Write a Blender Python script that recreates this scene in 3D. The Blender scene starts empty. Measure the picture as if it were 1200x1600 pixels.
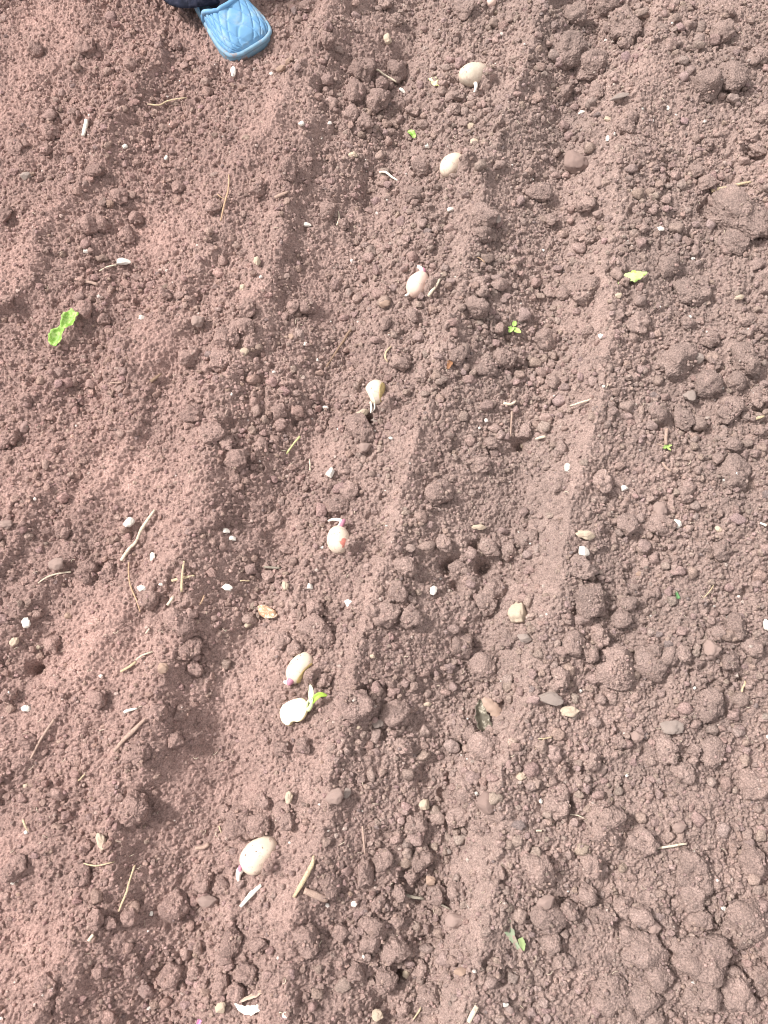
import bpy, bmesh, math, random
import numpy as np
from mathutils import Vector, Matrix

# ------------------------------------------------------------------ camera, sky, sun, exposure
sc = bpy.context.scene
COL = sc.collection
R = math.radians
CAM_H, PITCH, FPX = 1.2, R(13.0), 1202.0          # metres, tilt off straight down, focal length in photo pixels
cam_d = bpy.data.cameras.new('camera')
cam = bpy.data.objects.new('camera', cam_d)
COL.objects.link(cam)
cam.location = (0, 0, CAM_H)
cam.rotation_euler = (PITCH, 0, 0)
cam_d.sensor_fit = 'VERTICAL'
cam_d.sensor_height = 24.0
cam_d.lens = 24.0 * FPX / 1600.0
cam_d.clip_start = 0.02
cam_d.clip_end = 500
sc.camera = cam

SUN_EL, SUN_AZ = 47.0, 158.0                      # azimuth measured from +X towards +Y: light from the left, slightly above
world = bpy.data.worlds.new('World'); sc.world = world; world.use_nodes = True
wn = world.node_tree.nodes; wl = world.node_tree.links
bg = wn['Background']
sky = wn.new('ShaderNodeTexSky'); sky.sky_type = 'NISHITA'; sky.sun_disc = False
sky.sun_elevation = R(SUN_EL); sky.sun_rotation = R(90 - SUN_AZ)
sky.dust_density = 6.0; sky.air_density = 1.0; sky.ozone_density = 1.0
veil = wn.new('ShaderNodeMixRGB'); veil.inputs['Fac'].default_value = 0.72          # thin bright cloud over the whole sky
veil.inputs['Color2'].default_value = (6.6, 6.1, 5.7, 1)
wl.new(sky.outputs[0], veil.inputs['Color1']); wl.new(veil.outputs[0], bg.inputs['Color']); bg.inputs['Strength'].default_value = 0.105
sun_d = bpy.data.lights.new('sun', 'SUN'); sun_d.energy = 3.1; sun_d.angle = R(8.0); sun_d.color = (1.0, 0.95, 0.90)
sun = bpy.data.objects.new('sun', sun_d); COL.objects.link(sun)
sdir = Vector((math.cos(R(SUN_EL)) * math.cos(R(SUN_AZ)), math.cos(R(SUN_EL)) * math.sin(R(SUN_AZ)), math.sin(R(SUN_EL))))
sun.rotation_euler = sdir.to_track_quat('Z', 'Y').to_euler()
sc.view_settings.view_transform = 'Standard'
sc.view_settings.look = 'None'
sc.view_settings.exposure = 0.90
sc.view_settings.gamma = 1.0
try:
    sc.cycles.filter_width = 1.0; sc.cycles.max_bounces = 5; sc.cycles.diffuse_bounces = 3
except Exception:
    pass

# ------------------------------------------------------------------ pixel <-> ground
CP, SP = math.cos(PITCH), math.sin(PITCH)
def ray(px, py):
    """direction of the sight line through photo pixel (px,py); z component negative"""
    a = (px - 600.0) / FPX; b = (800.0 - py) / FPX
    return Vector((a, b * CP + SP, b * SP - CP))
def flat(px, py, z=0.0):
    d = ray(px, py); t = (CAM_H - z) / -d.z
    return (d.x * t, d.y * t)
def pix(x, y, z=0.0):
    """arrays of world points -> photo pixels"""
    dz = z - CAM_H
    depth = y * SP - dz * CP
    up = y * CP + dz * SP
    return 600.0 + FPX * x / depth, 800.0 - FPX * up / depth
def scale_at(px, py):
    """metres per photo pixel on the ground there"""
    x, y = flat(px, py)
    return (y * SP + CAM_H * CP) / FPX

# ------------------------------------------------------------------ noise in numpy
rng = np.random.default_rng(11)
TN = 256
TAB = rng.random((8, TN, TN))
def hsh(i, j, k):
    return TAB[k % 8, (i + 37 * (k // 8)) % TN, (j + 91 * (k // 8)) % TN]
def vn(x, y, seed):
    i = np.floor(x).astype(np.int64); j = np.floor(y).astype(np.int64)
    f = x - i; g = y - j
    f = f * f * f * (f * (f * 6 - 15) + 10); g = g * g * g * (g * (g * 6 - 15) + 10)
    a = hsh(i, j, seed); b = hsh(i + 1, j, seed); c = hsh(i, j + 1, seed); d = hsh(i + 1, j + 1, seed)
    return (a * (1 - f) + b * f) * (1 - g) + (c * (1 - f) + d * f) * g - 0.5
def fbm(x, y, freq, octv, seed, gain=0.5):
    o = 0.0; amp = 1.0; cs, sn = math.cos(0.7), math.sin(0.7)
    for k in range(octv):
        o = o + amp * vn(x * freq, y * freq, seed + k)
        x, y = x * cs - y * sn + 3.1, x * sn + y * cs + 7.7
        freq *= 2.03; amp *= gain
    return o
def sstep(a, b, t):
    t = np.clip((t - a) / (b - a), 0, 1); return t * t * (3 - 2 * t)

# ------------------------------------------------------------------ large relief: rows, furrows, footprints
def poly_dist(x, y, pts):
    """signed distance to a polyline running away from the camera (positive = right of it)"""
    best = np.full(x.shape, 1e9); sgn = np.ones(x.shape)
    for (x0, y0), (x1, y1) in zip(pts[:-1], pts[1:]):
        dx, dy = x1 - x0, y1 - y0; L2 = dx * dx + dy * dy
        t = np.clip(((x - x0) * dx + (y - y0) * dy) / L2, 0, 1)
        ex = x - (x0 + t * dx); ey = y - (y0 + t * dy)
        d = np.hypot(ex, ey); s = np.sign(ex * dy - ey * dx); m = d < best
        best = np.where(m, d, best); sgn = np.where(m, s, sgn)
    return best * sgn
def P(lst):
    g = [flat(*p) for p in lst][::-1]
    a, b = g[0], g[1]; c, d = g[-1], g[-2]
    g.insert(0, (a[0] + (a[0] - b[0]) * 6, a[1] + (a[1] - b[1]) * 6)); g.append((c[0] + (c[0] - d[0]) * 6, c[1] + (c[1] - d[1]) * 6))
    return g
# (polyline, height m, width left, width right)
ROWS = [
 (P([(845,0),(795,180),(745,340),(712,480),(672,640),(620,800),(585,950),(540,1100),(490,1280),(455,1450),(430,1600)]), 0.036, 0.038, 0.052),
 (P([(1015,60),(990,200),(958,340),(938,470),(918,640),(885,790),(835,960),(800,1120),(768,1290),(738,1450),(715,1600)]), 0.042, 0.027, 0.11),
 (P([(650,0),(625,200),(560,380),(505,600),(440,800),(395,1000),(340,1200),(290,1420),(255,1600)]), -0.028, 0.054, 0.050),
 (P([(910,100),(875,350),(850,600),(800,800),(750,980),(705,1200),(675,1400),(640,1600)]), -0.020, 0.055, 0.030),
 (P([(520,60),(480,200),(425,420),(360,580),(335,700),(300,900),(225,1150),(160,1400),(110,1600)]), 0.026, 0.055, 0.030),
 (P([(260,200),(190,480),(150,640),(90,860),(50,1060),(0,1300)]), -0.012, 0.05, 0.06),
 (P([(440,170),(345,330),(245,520),(165,650),(60,790)]), 0.016, 0.045, 0.022),
 (P([(345,480),(250,560),(180,730),(70,900),(-60,1060)])[1:-1], 0.014, 0.04, 0.02),
 (P([(290,860),(175,980),(60,1150),(-60,1290)])[1:-1], 0.014, 0.04, 0.022),
 (P([(240,90),(150,260),(40,420),(-60,520)])[1:-1], 0.013, 0.04, 0.02),
 (P([(1190,60),(1180,300),(1150,600),(1090,900),(1060,1200),(1000,1600)]), 0.008, 0.05, 0.08),
]
# single mounds and hollows: px, py, radius px, height m
BLOBS = [(430,210,70,.012),(250,540,60,.010),(210,750,60,.010),(150,990,60,.012),(30,1340,70,.014),(40,350,50,.010),(470,30,40,.012),
 (345,578,13,-.034),(505,150,12,-.030),(47,1045,12,-.036),(757,884,13,-.034),(742,852,10,-.022),(700,880,13,-.030),(716,915,10,-.022),(790,1100,9,-.018),(570,1080,9,-.020),(885,1255,9,-.020),(575,650,8,-.02),(405,560,10,-.02),(1005,40,9,-.02),(28,470,30,-.018),(22,690,22,-.016),(685,900,26,-.020),(760,890,35,-.012),
 (816,690,10,-.028),(1185,245,18,-.026),(490,430,45,-.006),(495,690,40,-.006),(640,830,40,.010),(645,950,34,.012),(550,1110,36,.012),
 (230,985,40,-.008),(370,1235,30,-.008),(1110,120,45,.012),(1165,330,45,.008),(860,900,28,.010),(1160,1460,50,.012),(1090,1510,60,.010),
 (200,290,60,-.006),(330,300,50,-.008),(90,130,60,-.005),(930,870,30,.010),(900,1010,35,.008),(750,1120,18,-.010),(580,1000,22,.006),
 (621,1532,9,-.030),(720,1165,8,-.018),(1155,1062,8,-.02),(1005,1530,9,-.022),(1040,865,8,-.014),(400,1330,34,-.004),(960,1290,40,.008),(860,1270,25,-.010),(815,855,20,.008),(810,900,22,-.012)]
# soil heaped against the right-hand side of every potato
for q in [(740,118),(706,256),(654,442),(586,617),(530,843),(467,1045),(403,1337)]:
    BLOBS.append((q[0]+18, q[1]+12, 12, .026)); BLOBS.append((q[0]+34, q[1]+4, 16, .012))
BLB = [(*flat(a, b), r * scale_at(a, b), h) for a, b, r, h in BLOBS]
def macro(x, y):
    wx = x + 0.036 * fbm(x, y, 9, 4, 1); wy = y + 0.036 * fbm(x, y, 9, 3, 4)
    h = np.zeros(x.shape)
    vx = x + (wx - x) * .8; vy = y + (wy - y) * .8
    for pts, a, wl_, wr_ in ROWS:
        d = poly_dist(vx, vy, pts) if abs(a) > .03 else poly_dist(wx, wy, pts)
        w = np.where(d < 0, wl_, wr_)
        a = a * (1 - .6 * sstep(.55, 1.1, y)) if a > .04 else a      # the right-hand ridge flattens out further off
        h += a * np.exp(-np.abs(d / w) ** (1.3 if np.max(a) > 0.03 else 2))
    for bx, by, r, a in BLB:
        k = 0.0 if r < 0.021 else 1.0
        h += a * np.exp(-(((x + k * (wx - x) - bx) ** 2 + (y + k * (wy - y) - by) ** 2) / (r * r)))
    h += 0.013 * fbm(x, y, 4, 3, 20) + 0.013 * fbm(x, y, 14, 3, 24)
    far = sstep(2.0, 12.0, np.hypot(x, y))
    return h * (1 - far * 0.6)
# how crumbly (1) or dusty smooth (0) the surface is
SMOOTH = [(430,205,75),(250,545,45),(175,980,75),(25,1330,60),(490,430,38),(495,700,40),(370,1110,36),(300,1220,40),(250,1430,35),
 (880,870,26),(905,690,26),(860,930,22),(500,35,24),(190,740,50),(585,330,40),(60,60,60),(885,790,26),(815,1030,22),(940,470,22),
 (480,1170,40),(740,1450,26),(780,1280,20),(650,700,30),(570,1300,30),(30,420,30),(230,370,40),(960,330,30),(1010,120,30),(740,350,30),(560,330,30),(525,390,34),(500,480,32),(495,590,34),(440,820,30),(400,1060,30),(330,60,60),(400,470,40)]
SMB = [(*flat(a, b), r * scale_at(a, b)) for a, b, r in SMOOTH]
def rough(x, y):
    s = np.zeros(x.shape)
    for bx, by, r in SMB:
        s = np.maximum(s, np.exp(-(((x - bx) ** 2 + (y - by) ** 2) / (r * r))))
    right = sstep(-0.5, 0.5, x)
    qx = x + .05 * fbm(x, y, 8, 3, 33); patch = sstep(-.28, .22, fbm(x, y, 9, 2, 36))
    d2 = poly_dist(qx, y, ROWS[1][0]); s = np.maximum(s, .66 * (1 - .7 * sstep(.55, 1.0, y)) * patch * np.exp(-((d2 + .004) / .016) ** 2))
    d1 = poly_dist(qx, y, ROWS[0][0]); s = np.maximum(s, .42 * patch * np.exp(-((d1 + .004) / .018) ** 2))
    return np.clip(0.62 + 0.22 * right + 0.75 * fbm(x, y, 6, 3, 30) - 0.75 * s, 0.05, 1.0)
def crumbs(x, y, cell, seed, rmin, rmax, prob, flatn=0.75, warp=0.3):
    """height of a scatter of rounded soil grains, one per jittered cell"""
    wx = x + cell * warp * (vn(x / cell * 1.7, y / cell * 1.7, seed + 40) + 0.5 * vn(x / cell * 4.1, y / cell * 4.1, seed + 42))
    wy = y + cell * warp * (vn(x / cell * 1.7, y / cell * 1.7, seed + 41) + 0.5 * vn(x / cell * 4.1, y / cell * 4.1, seed + 43))
    X = wx / cell; Y = wy / cell
    I = np.floor(X).astype(np.int64); J = np.floor(Y).astype(np.int64)
    out = np.zeros(x.shape)
    for di in (-1, 0, 1):
        for dj in (-1, 0, 1):
            i = I + di; j = J + dj
            cx = i + 0.1 + 0.8 * hsh(i, j, seed); cy = j + 0.1 + 0.8 * hsh(i, j, seed + 8)
            r = rmin + (rmax - rmin) * hsh(i, j, seed + 16) ** 2
            an = 6.283 * hsh(i, j, seed + 24); asp = 0.6 + 0.4 * hsh(i, j, seed + 32)
            k = np.clip((prob - hsh(i, j, seed + 48)) * 4, 0, 1)
            r = r * k + 1e-6
            ex = X - cx; ey = Y - cy
            u = ex * np.cos(an) + ey * np.sin(an); v = (-ex * np.sin(an) + ey * np.cos(an)) / asp
            q = 1 - (u * u + v * v) / (r * r)
            hh = np.sqrt(np.clip(q, 0, None)) * r * flatn * k
            hh = np.minimum(hh, r * flatn * (0.42 + 0.50 * hsh(i, j, seed + 56)) + (0.15 + 0.5 * hsh(i, j, seed + 64)) * u * flatn)   # a broken facet
            out = np.maximum(out, hh)
    return out * cell
def detail(x, y, rg):
    h = crumbs(x, y, 0.021, 1, 0.22, 0.50, rg * 0.55, 0.65)
    h = h + crumbs(x, y, 0.0115, 2, 0.28, 0.58, rg * 0.85, 0.75)
    h = h + crumbs(x + .3, y, 0.0070, 3, 0.30, 0.62, 0.45 + rg * 0.7, 0.85)
    h = h + crumbs(x, y + .2, 0.0044, 4, 0.35, 0.66, 0.80 + rg * 0.4, 1.0)
    h = h + 0.0042 * fbm(x, y, 280, 2, 60) + 0.005 * fbm(x, y, 45, 3, 63) * rg
    # cracks and pits between lumps
    pit = vn(x * 34, y * 34, 70) + 0.5 * vn(x * 80, y * 80, 71)
    return h - 0.009 * sstep(0.26, 0.52, pit) * rg

# graded grid: fine where the photograph looks, coarse out to the horizon
def axis(lo, hi, step, out):
    c = np.arange(lo, hi, step); left = []; right = []; s = step; p = lo; q = c[-1]
    while p > -out:
        s *= 1.03; p -= s; left.append(p)
    s = step
    while q < out:
        s *= 1.03; q += s; right.append(q)
    return np.array(left[::-1] + list(c) + right)
GX = axis(-0.80, 0.80, 0.0014, 120.0); GY = axis(-0.50, 1.34, 0.0014, 120.0)
nx, ny = len(GX), len(GY)
X, Y = np.meshgrid(GX, GY)
HM = macro(X, Y)
RG = rough(X, Y)
near = 1 - sstep(1.6, 6.0, np.hypot(X, Y))
HD = detail(X, Y, RG) * near
H = HM + HD
HS = HM + 0.006 * near                           # the mean level that loose things sit on
def samp(F, x, y):
    i = np.clip(np.searchsorted(GX, x) - 1, 0, nx - 2); j = np.clip(np.searchsorted(GY, y) - 1, 0, ny - 2)
    f = (x - GX[i]) / (GX[i + 1] - GX[i]); g = (y - GY[j]) / (GY[j + 1] - GY[j])
    return (F[j, i] * (1 - f) + F[j, i + 1] * f) * (1 - g) + (F[j + 1, i] * (1 - f) + F[j + 1, i + 1] * f) * g
def ground(px, py, F=None):
    """the point of the soil seen at photo pixel (px,py)"""
    F = HS if F is None else F
    z = 0.0
    for _ in range(12):
        x, y = flat(px, py, z); z = float(samp(F, x, y))
    return Vector((x, y, z))

# ------------------------------------------------------------------ materials
def node_mat(name):
    m = bpy.data.materials.new(name); m.use_nodes = True
    return m, m.node_tree.nodes, m.node_tree.links, m.node_tree.nodes['Principled BSDF']
def soil_mat(name, base, jitter, attr=None, bscale=330, bdist=.0028):
    m, n, l, b = node_mat(name)
    tc = n.new('ShaderNodeTexCoord'); geo = n.new('ShaderNodeNewGeometry')
    co = geo.outputs['Position']
    def noise(scale, detail=3, rough_=0.6):
        t = n.new('ShaderNodeTexNoise'); t.inputs['Scale'].default_value = scale; t.inputs['Detail'].default_value = detail; t.inputs['Roughness'].default_value = rough_
        l.new(co, t.inputs['Vector']); return t
    big = noise(5, 3); mid = noise(60, 3); fin = noise(420, 2)
    ramp = n.new('ShaderNodeValToRGB'); l.new(big.outputs['Fac'], ramp.inputs['Fac'])
    ramp.color_ramp.elements[0].position = 0.35; ramp.color_ramp.elements[0].color = (*[c * 0.90 for c in base], 1)
    ramp.color_ramp.elements[1].position = 0.68; ramp.color_ramp.elements[1].color = (base[0] * 1.12, base[1] * 1.09, base[2] * 1.08, 1)
    # colour turns redder towards the left
    sep = n.new('ShaderNodeSeparateXYZ'); l.new(co, sep.inputs[0])
    ad = n.new('ShaderNodeMath'); ad.operation = 'ADD'; l.new(sep.outputs['X'], ad.inputs[0])
    mu = n.new('ShaderNodeMath'); mu.operation = 'MULTIPLY'; mu.inputs[1].default_value = 0.8; l.new(big.outputs['Fac'], mu.inputs[0]); l.new(mu.outputs[0], ad.inputs[1])
    mr = n.new('ShaderNodeMapRange'); mr.inputs['From Min'].default_value = 0.0; mr.inputs['From Max'].default_value = 0.55; mr.inputs['To Min'].default_value = 1; mr.inputs['To Max'].default_value = 0
    l.new(ad.outputs[0], mr.inputs['Value'])
    red = n.new('ShaderNodeMixRGB'); red.blend_type = 'MULTIPLY'; l.new(mr.outputs[0], red.inputs['Fac']); l.new(ramp.outputs['Color'], red.inputs['Color1']); red.inputs['Color2'].default_value = (1.06, 0.97, 0.965, 1)
    cur = red.outputs['Color']
    if attr == 'dust':
        at = n.new('ShaderNodeAttribute'); at.attribute_name = 'dust'
        mx = n.new('ShaderNodeMixRGB'); mx.blend_type = 'MULTIPLY'; l.new(at.outputs['Fac'], mx.inputs['Fac'])
        l.new(cur, mx.inputs['Color1']); mx.inputs['Color2'].default_value = (1.13, 1.11, 1.105, 1); cur = mx.outputs['Color']
    for tex, lo, hi in ((mid, 0.84, 1.16), (fin, 0.66, 1.34)):
        q = n.new('ShaderNodeMapRange'); q.inputs['From Min'].default_value = 0.3; q.inputs['From Max'].default_value = 0.7; q.inputs['To Min'].default_value = lo; q.inputs['To Max'].default_value = hi
        l.new(tex.outputs['Fac'], q.inputs['Value'])
        mx = n.new('ShaderNodeMixRGB'); mx.blend_type = 'MULTIPLY'; mx.inputs['Fac'].default_value = 1
        l.new(cur, mx.inputs['Color1']); l.new(q.outputs[0], mx.inputs['Color2']); cur = mx.outputs['Color']
    if attr == 'tint':
        at = n.new('ShaderNodeAttribute'); at.attribute_name = 'tint'
        mx = n.new('ShaderNodeMixRGB'); mx.blend_type = 'MULTIPLY'; mx.inputs['Fac'].default_value = 1
        l.new(cur, mx.inputs['Color1']); l.new(at.outputs['Color'], mx.inputs['Color2']); cur = mx.outputs['Color']
    if attr == 'object':
        oi = n.new('ShaderNodeObjectInfo')
        q = n.new('ShaderNodeMapRange'); q.inputs['To Min'].default_value = 1 - jitter; q.inputs['To Max'].default_value = 1 + jitter
        l.new(oi.outputs['Random'], q.inputs['Value'])
        mx = n.new('ShaderNodeMixRGB'); mx.blend_type = 'MULTIPLY'; mx.inputs['Fac'].default_value = 1
        l.new(cur, mx.inputs['Color1']); l.new(q.outputs[0], mx.inputs['Color2']); cur = mx.outputs['Color']
    l.new(cur, b.inputs['Base Color'])
    b.inputs['Roughness'].default_value = 0.95; b.inputs['Specular IOR Level'].default_value = 0.15
    bn = noise(bscale, 4, 0.7)
    bp = n.new('ShaderNodeBump'); bp.inputs['Strength'].default_value = 1.0; bp.inputs['Distance'].default_value = bdist
    l.new(bn.outputs['Fac'], bp.inputs['Height']); l.new(bp.outputs[0], b.inputs['Normal'])
    return m
SOIL = (0.310, 0.235, 0.213)
M_GROUND = soil_mat('garden_soil', SOIL, 0, 'dust')
M_CRUMB = soil_mat('soil_grain', SOIL, 0, 'tint')
M_CLOD = soil_mat('soil_lump', [c * 1.0 for c in SOIL], 0.09, 'object', 260, .0042)
def plain(name, colr, rough_=0.7, spec=0.3, var=0.15, scale=200, spot=None, spotscale=60, spotlo=0.55, spothi=0.62, bump=0.0, sss=0.0, trans=0.0, coat=0.0):
    m, n, l, b = node_mat(name)
    tc = n.new('ShaderNodeTexCoord')
    t = n.new('ShaderNodeTexNoise'); t.inputs['Scale'].default_value = scale; t.inputs['Detail'].default_value = 3; l.new(tc.outputs['Object'], t.inputs['Vector'])
    q = n.new('ShaderNodeMapRange'); q.inputs['From Min'].default_value = 0.3; q.inputs['From Max'].default_value = 0.7; q.inputs['To Min'].default_value = 1 - var; q.inputs['To Max'].default_value = 1 + var * 0.6
    l.new(t.outputs['Fac'], q.inputs['Value'])
    mx = n.new('ShaderNodeMixRGB'); mx.blend_type = 'MULTIPLY'; mx.inputs['Fac'].default_value = 1; mx.inputs['Color1'].default_value = (*colr, 1); l.new(q.outputs[0], mx.inputs['Color2'])
    cur = mx.outputs['Color']
    if spot:
        s = n.new('ShaderNodeTexNoise'); s.inputs['Scale'].default_value = spotscale; s.inputs['Detail'].default_value = 4; s.inputs['Roughness'].default_value = 0.65; l.new(tc.outputs['Object'], s.inputs['Vector'])
        w = n.new('ShaderNodeMapRange'); w.inputs['From Min'].default_value = spotlo; w.inputs['From Max'].default_value = spothi; l.new(s.outputs['Fac'], w.inputs['Value'])
        m2 = n.new('ShaderNodeMixRGB'); l.new(w.outputs[0], m2.inputs['Fac']); l.new(cur, m2.inputs['Color1']); m2.inputs['Color2'].default_value = (*spot, 1); cur = m2.outputs['Color']
    l.new(cur, b.inputs['Base Color']); b.inputs['Roughness'].default_value = rough_; b.inputs['Specular IOR Level'].default_value = spec
    if sss: b.inputs['Subsurface Weight'].default_value = sss; b.inputs['Subsurface Radius'].default_value = (.004, .003, .002); b.inputs['Subsurface Scale'].default_value = 1.0
    if bump:
        bp = n.new('ShaderNodeBump'); bp.inputs['Strength'].default_value = 0.6; bp.inputs['Distance'].default_value = bump; l.new(t.outputs['Fac'], bp.inputs['Height']); l.new(bp.outputs[0], b.inputs['Normal'])
    return m
DIRT = (0.30, 0.215, 0.19)
MS = dict(
 white=plain('white_chalk', (.76, .73, .67), .8, .2, .16, 300, DIRT, 220, .54, .66, .0006),
 cream=plain('cream_stone', (.66, .56, .43), .9, .1, .3, 300, DIRT, 190, .48, .60, .0012),
 peach=plain('peach_stone', (.46, .33, .255), .95, .1, .3, 300, DIRT, 170, .46, .60, .0010),
 pink=plain('dusty_pink_stone', (.37, .285, .26), .95, .1, .25, 380, DIRT, 160, .40, .60, .0012),
 grey=plain('grey_stone', (.36, .325, .30), .95, .1, .3, 320, DIRT, 160, .44, .58, .0014),
 darkred=plain('dull_red_stone', (.27, .20, .18), .95, .1, .2, 300, DIRT, 120, .46, .66, .0010),
 orange=plain('orange_brown_bark', (.50, .31, .20), .85, .2, .3, 300, (.68, .58, .46), 220, .5, .6, .0006),
)
MT = dict(
 straw=plain('pale_straw', (.52, .42, .28), .7, .3, .3, 400, DIRT, 150, .55, .7, .0003),
 palestraw=plain('bleached_straw', (.60, .53, .42), .7, .3, .25, 400, DIRT, 150, .54, .7, .0003),
 white=plain('bleached_stick', (.78, .77, .68), .7, .3, .2, 400, DIRT, 200, .6, .7, .0003),
 brown=plain('brown_twig', (.24, .165, .12), .85, .2, .3, 400, None, 1, 0, 1, .0004),
 pinkbrown=plain('dusty_stick', (.40, .29, .24), .85, .2, .25, 400, DIRT, 150, .5, .7, .0004),
 greenstraw=plain('greenish_straw', (.52, .52, .26), .7, .3, .25, 300),
 root=plain('fine_root', (.48, .33, .22), .8, .2, .3, 400),
 grey=plain('grey_twig', (.26, .23, .19), .85, .2, .3, 400),
)

# ------------------------------------------------------------------ object helpers
LANDMARKS = []; PENDING = []
def link(name, me, mats, parent=None, smooth=True):
    o = bpy.data.objects.new(name, me); COL.objects.link(o)
    for m in mats: me.materials.append(m)
    if smooth: me.polygons.foreach_set('use_smooth', [True] * len(me.polygons))
    if parent: o.parent = parent
    return o
def mesh_of(verts, faces, name='m'):
    me = bpy.data.meshes.new(name); me.from_pydata([tuple(v) for v in verts], [], faces); me.update(); return me
def tag(o, cat, label=None, group=None, kind=None):
    if cat: o['category'] = cat
    if label: o['label'] = label
    if group: o['group'] = group
    if kind: o['kind'] = kind
def empty(name, loc):
    o = bpy.data.objects.new(name, None); COL.objects.link(o); o.location = loc; o.empty_display_size = 0.02; return o
def landmark(name, px, py): LANDMARKS.append((name, px, py))
def pend(o, phrase, px, py): PENDING.append((o, phrase, px, py))

# ------------------------------------------------------------------ the soil itself
idx = np.arange(nx * ny).reshape(ny, nx)
quads = np.stack([idx[:-1, :-1], idx[:-1, 1:], idx[1:, 1:], idx[1:, :-1]], -1).reshape(-1, 4)
me = bpy.data.meshes.new('soil')
me.vertices.add(nx * ny); me.vertices.foreach_set('co', np.stack([X, Y, H], -1).astype(np.float32).ravel())
me.loops.add(quads.size); me.loops.foreach_set('vertex_index', quads.astype(np.int32).ravel())
me.polygons.add(len(quads)); me.polygons.foreach_set('loop_start', (np.arange(len(quads)) * 4).astype(np.int32))
me.update(calc_edges=True)
at_ = me.attributes.new('dust', 'FLOAT', 'POINT'); at_.data.foreach_set('value', np.clip((0.62 - RG) * 1.8 * (0.35 + 0.65 * (1 - sstep(-0.2, 0.25, X))), 0, 1).astype(np.float32).ravel())
me.materials.append(M_GROUND)
me.polygons.foreach_set('use_smooth', np.ones(len(quads), dtype=bool))
g = bpy.data.objects.new('ground', me); COL.objects.link(g); tag(g, None, 'loose reddish brown garden soil raked into planting furrows', None, 'structure'); g['category'] = 'soil'
del quads, idx

# ------------------------------------------------------------------ lump shapes
def h3(i, j, k, s):
    n_ = (i * 73856093) ^ (j * 19349663) ^ (k * 83492791) ^ (s * 2654435761)
    n_ = (n_ ^ (n_ >> 13)) * 1274126177; n_ = n_ ^ (n_ >> 16)
    return (n_ & 0xFFFF) / 65535.0
def vn3(p, s):
    i = np.floor(p).astype(np.int64); f = p - i; f = f * f * (3 - 2 * f); o = 0
    for a in (0, 1):
        for b in (0, 1):
            for c in (0, 1):
                w = (f[:, 0] if a else 1 - f[:, 0]) * (f[:, 1] if b else 1 - f[:, 1]) * (f[:, 2] if c else 1 - f[:, 2])
                o = o + w * h3(i[:, 0] + a, i[:, 1] + b, i[:, 2] + c, s)
    return o - 0.5
def grains3(p, s):
    """distance to the nearest jittered point, as rounded bumps"""
    i = np.floor(p).astype(np.int64); best = np.full(len(p), 9.0)
    for a in (-1, 0, 1):
        for b in (-1, 0, 1):
            for c in (-1, 0, 1):
                q = i + np.array([a, b, c])
                d = np.zeros(len(p))
                for ax in range(3):
                    d += (p[:, ax] - (q[:, ax] + h3(q[:, 0], q[:, 1], q[:, 2], s + ax * 7))) ** 2
                best = np.minimum(best, d)
    return np.sqrt(np.clip(1 - best, 0, 1)) - 0.6
ICO = {}
def ico(level):
    if level not in ICO:
        bm = bmesh.new(); bmesh.ops.create_icosphere(bm, subdivisions=level, radius=1.0)
        v = np.array([q.co[:] for q in bm.verts]); f = np.array([[w.index for w in q.verts] for q in bm.faces]); bm.free(); ICO[level] = (v, f)
    return ICO[level]
def lump(level, seed, low=0.28, gr=0.10, fine=0.03, facets=3, grf=3.5):
    v, f = ico(level); r = 1 + low * 1.3 * vn3(v * 1.3 + seed * 3.7, seed) + low * 0.8 * vn3(v * 2.9 + seed, seed + 5)
    p = v * r[:, None]
    rs = np.random.default_rng(seed)
    for _ in range(facets):
        nrm = rs.normal(size=3); nrm /= np.linalg.norm(nrm); lim = rs.uniform(0.62, 0.9)
        d = p @ nrm; p = p - np.clip(d - lim, 0, None)[:, None] * nrm * 0.85
    if gr: p = p * (1 + gr * grains3(p * grf + seed, seed + 9) + gr * 0.5 * grains3(p * grf * 2.2 + seed, seed + 19))[:, None]
    if fine: p = p * (1 + fine * vn3(p * 13 + seed, seed + 3) + fine * vn3(p * 27, seed + 4))[:, None]
    return p, f
def lump_mesh(name, level, seed, mat, **k):
    p, f = lump(level, seed, **k); me = mesh_of(p, f.tolist(), name); me.materials.append(mat)
    me.polygons.foreach_set('use_smooth', [True] * len(me.polygons)); return me

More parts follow.
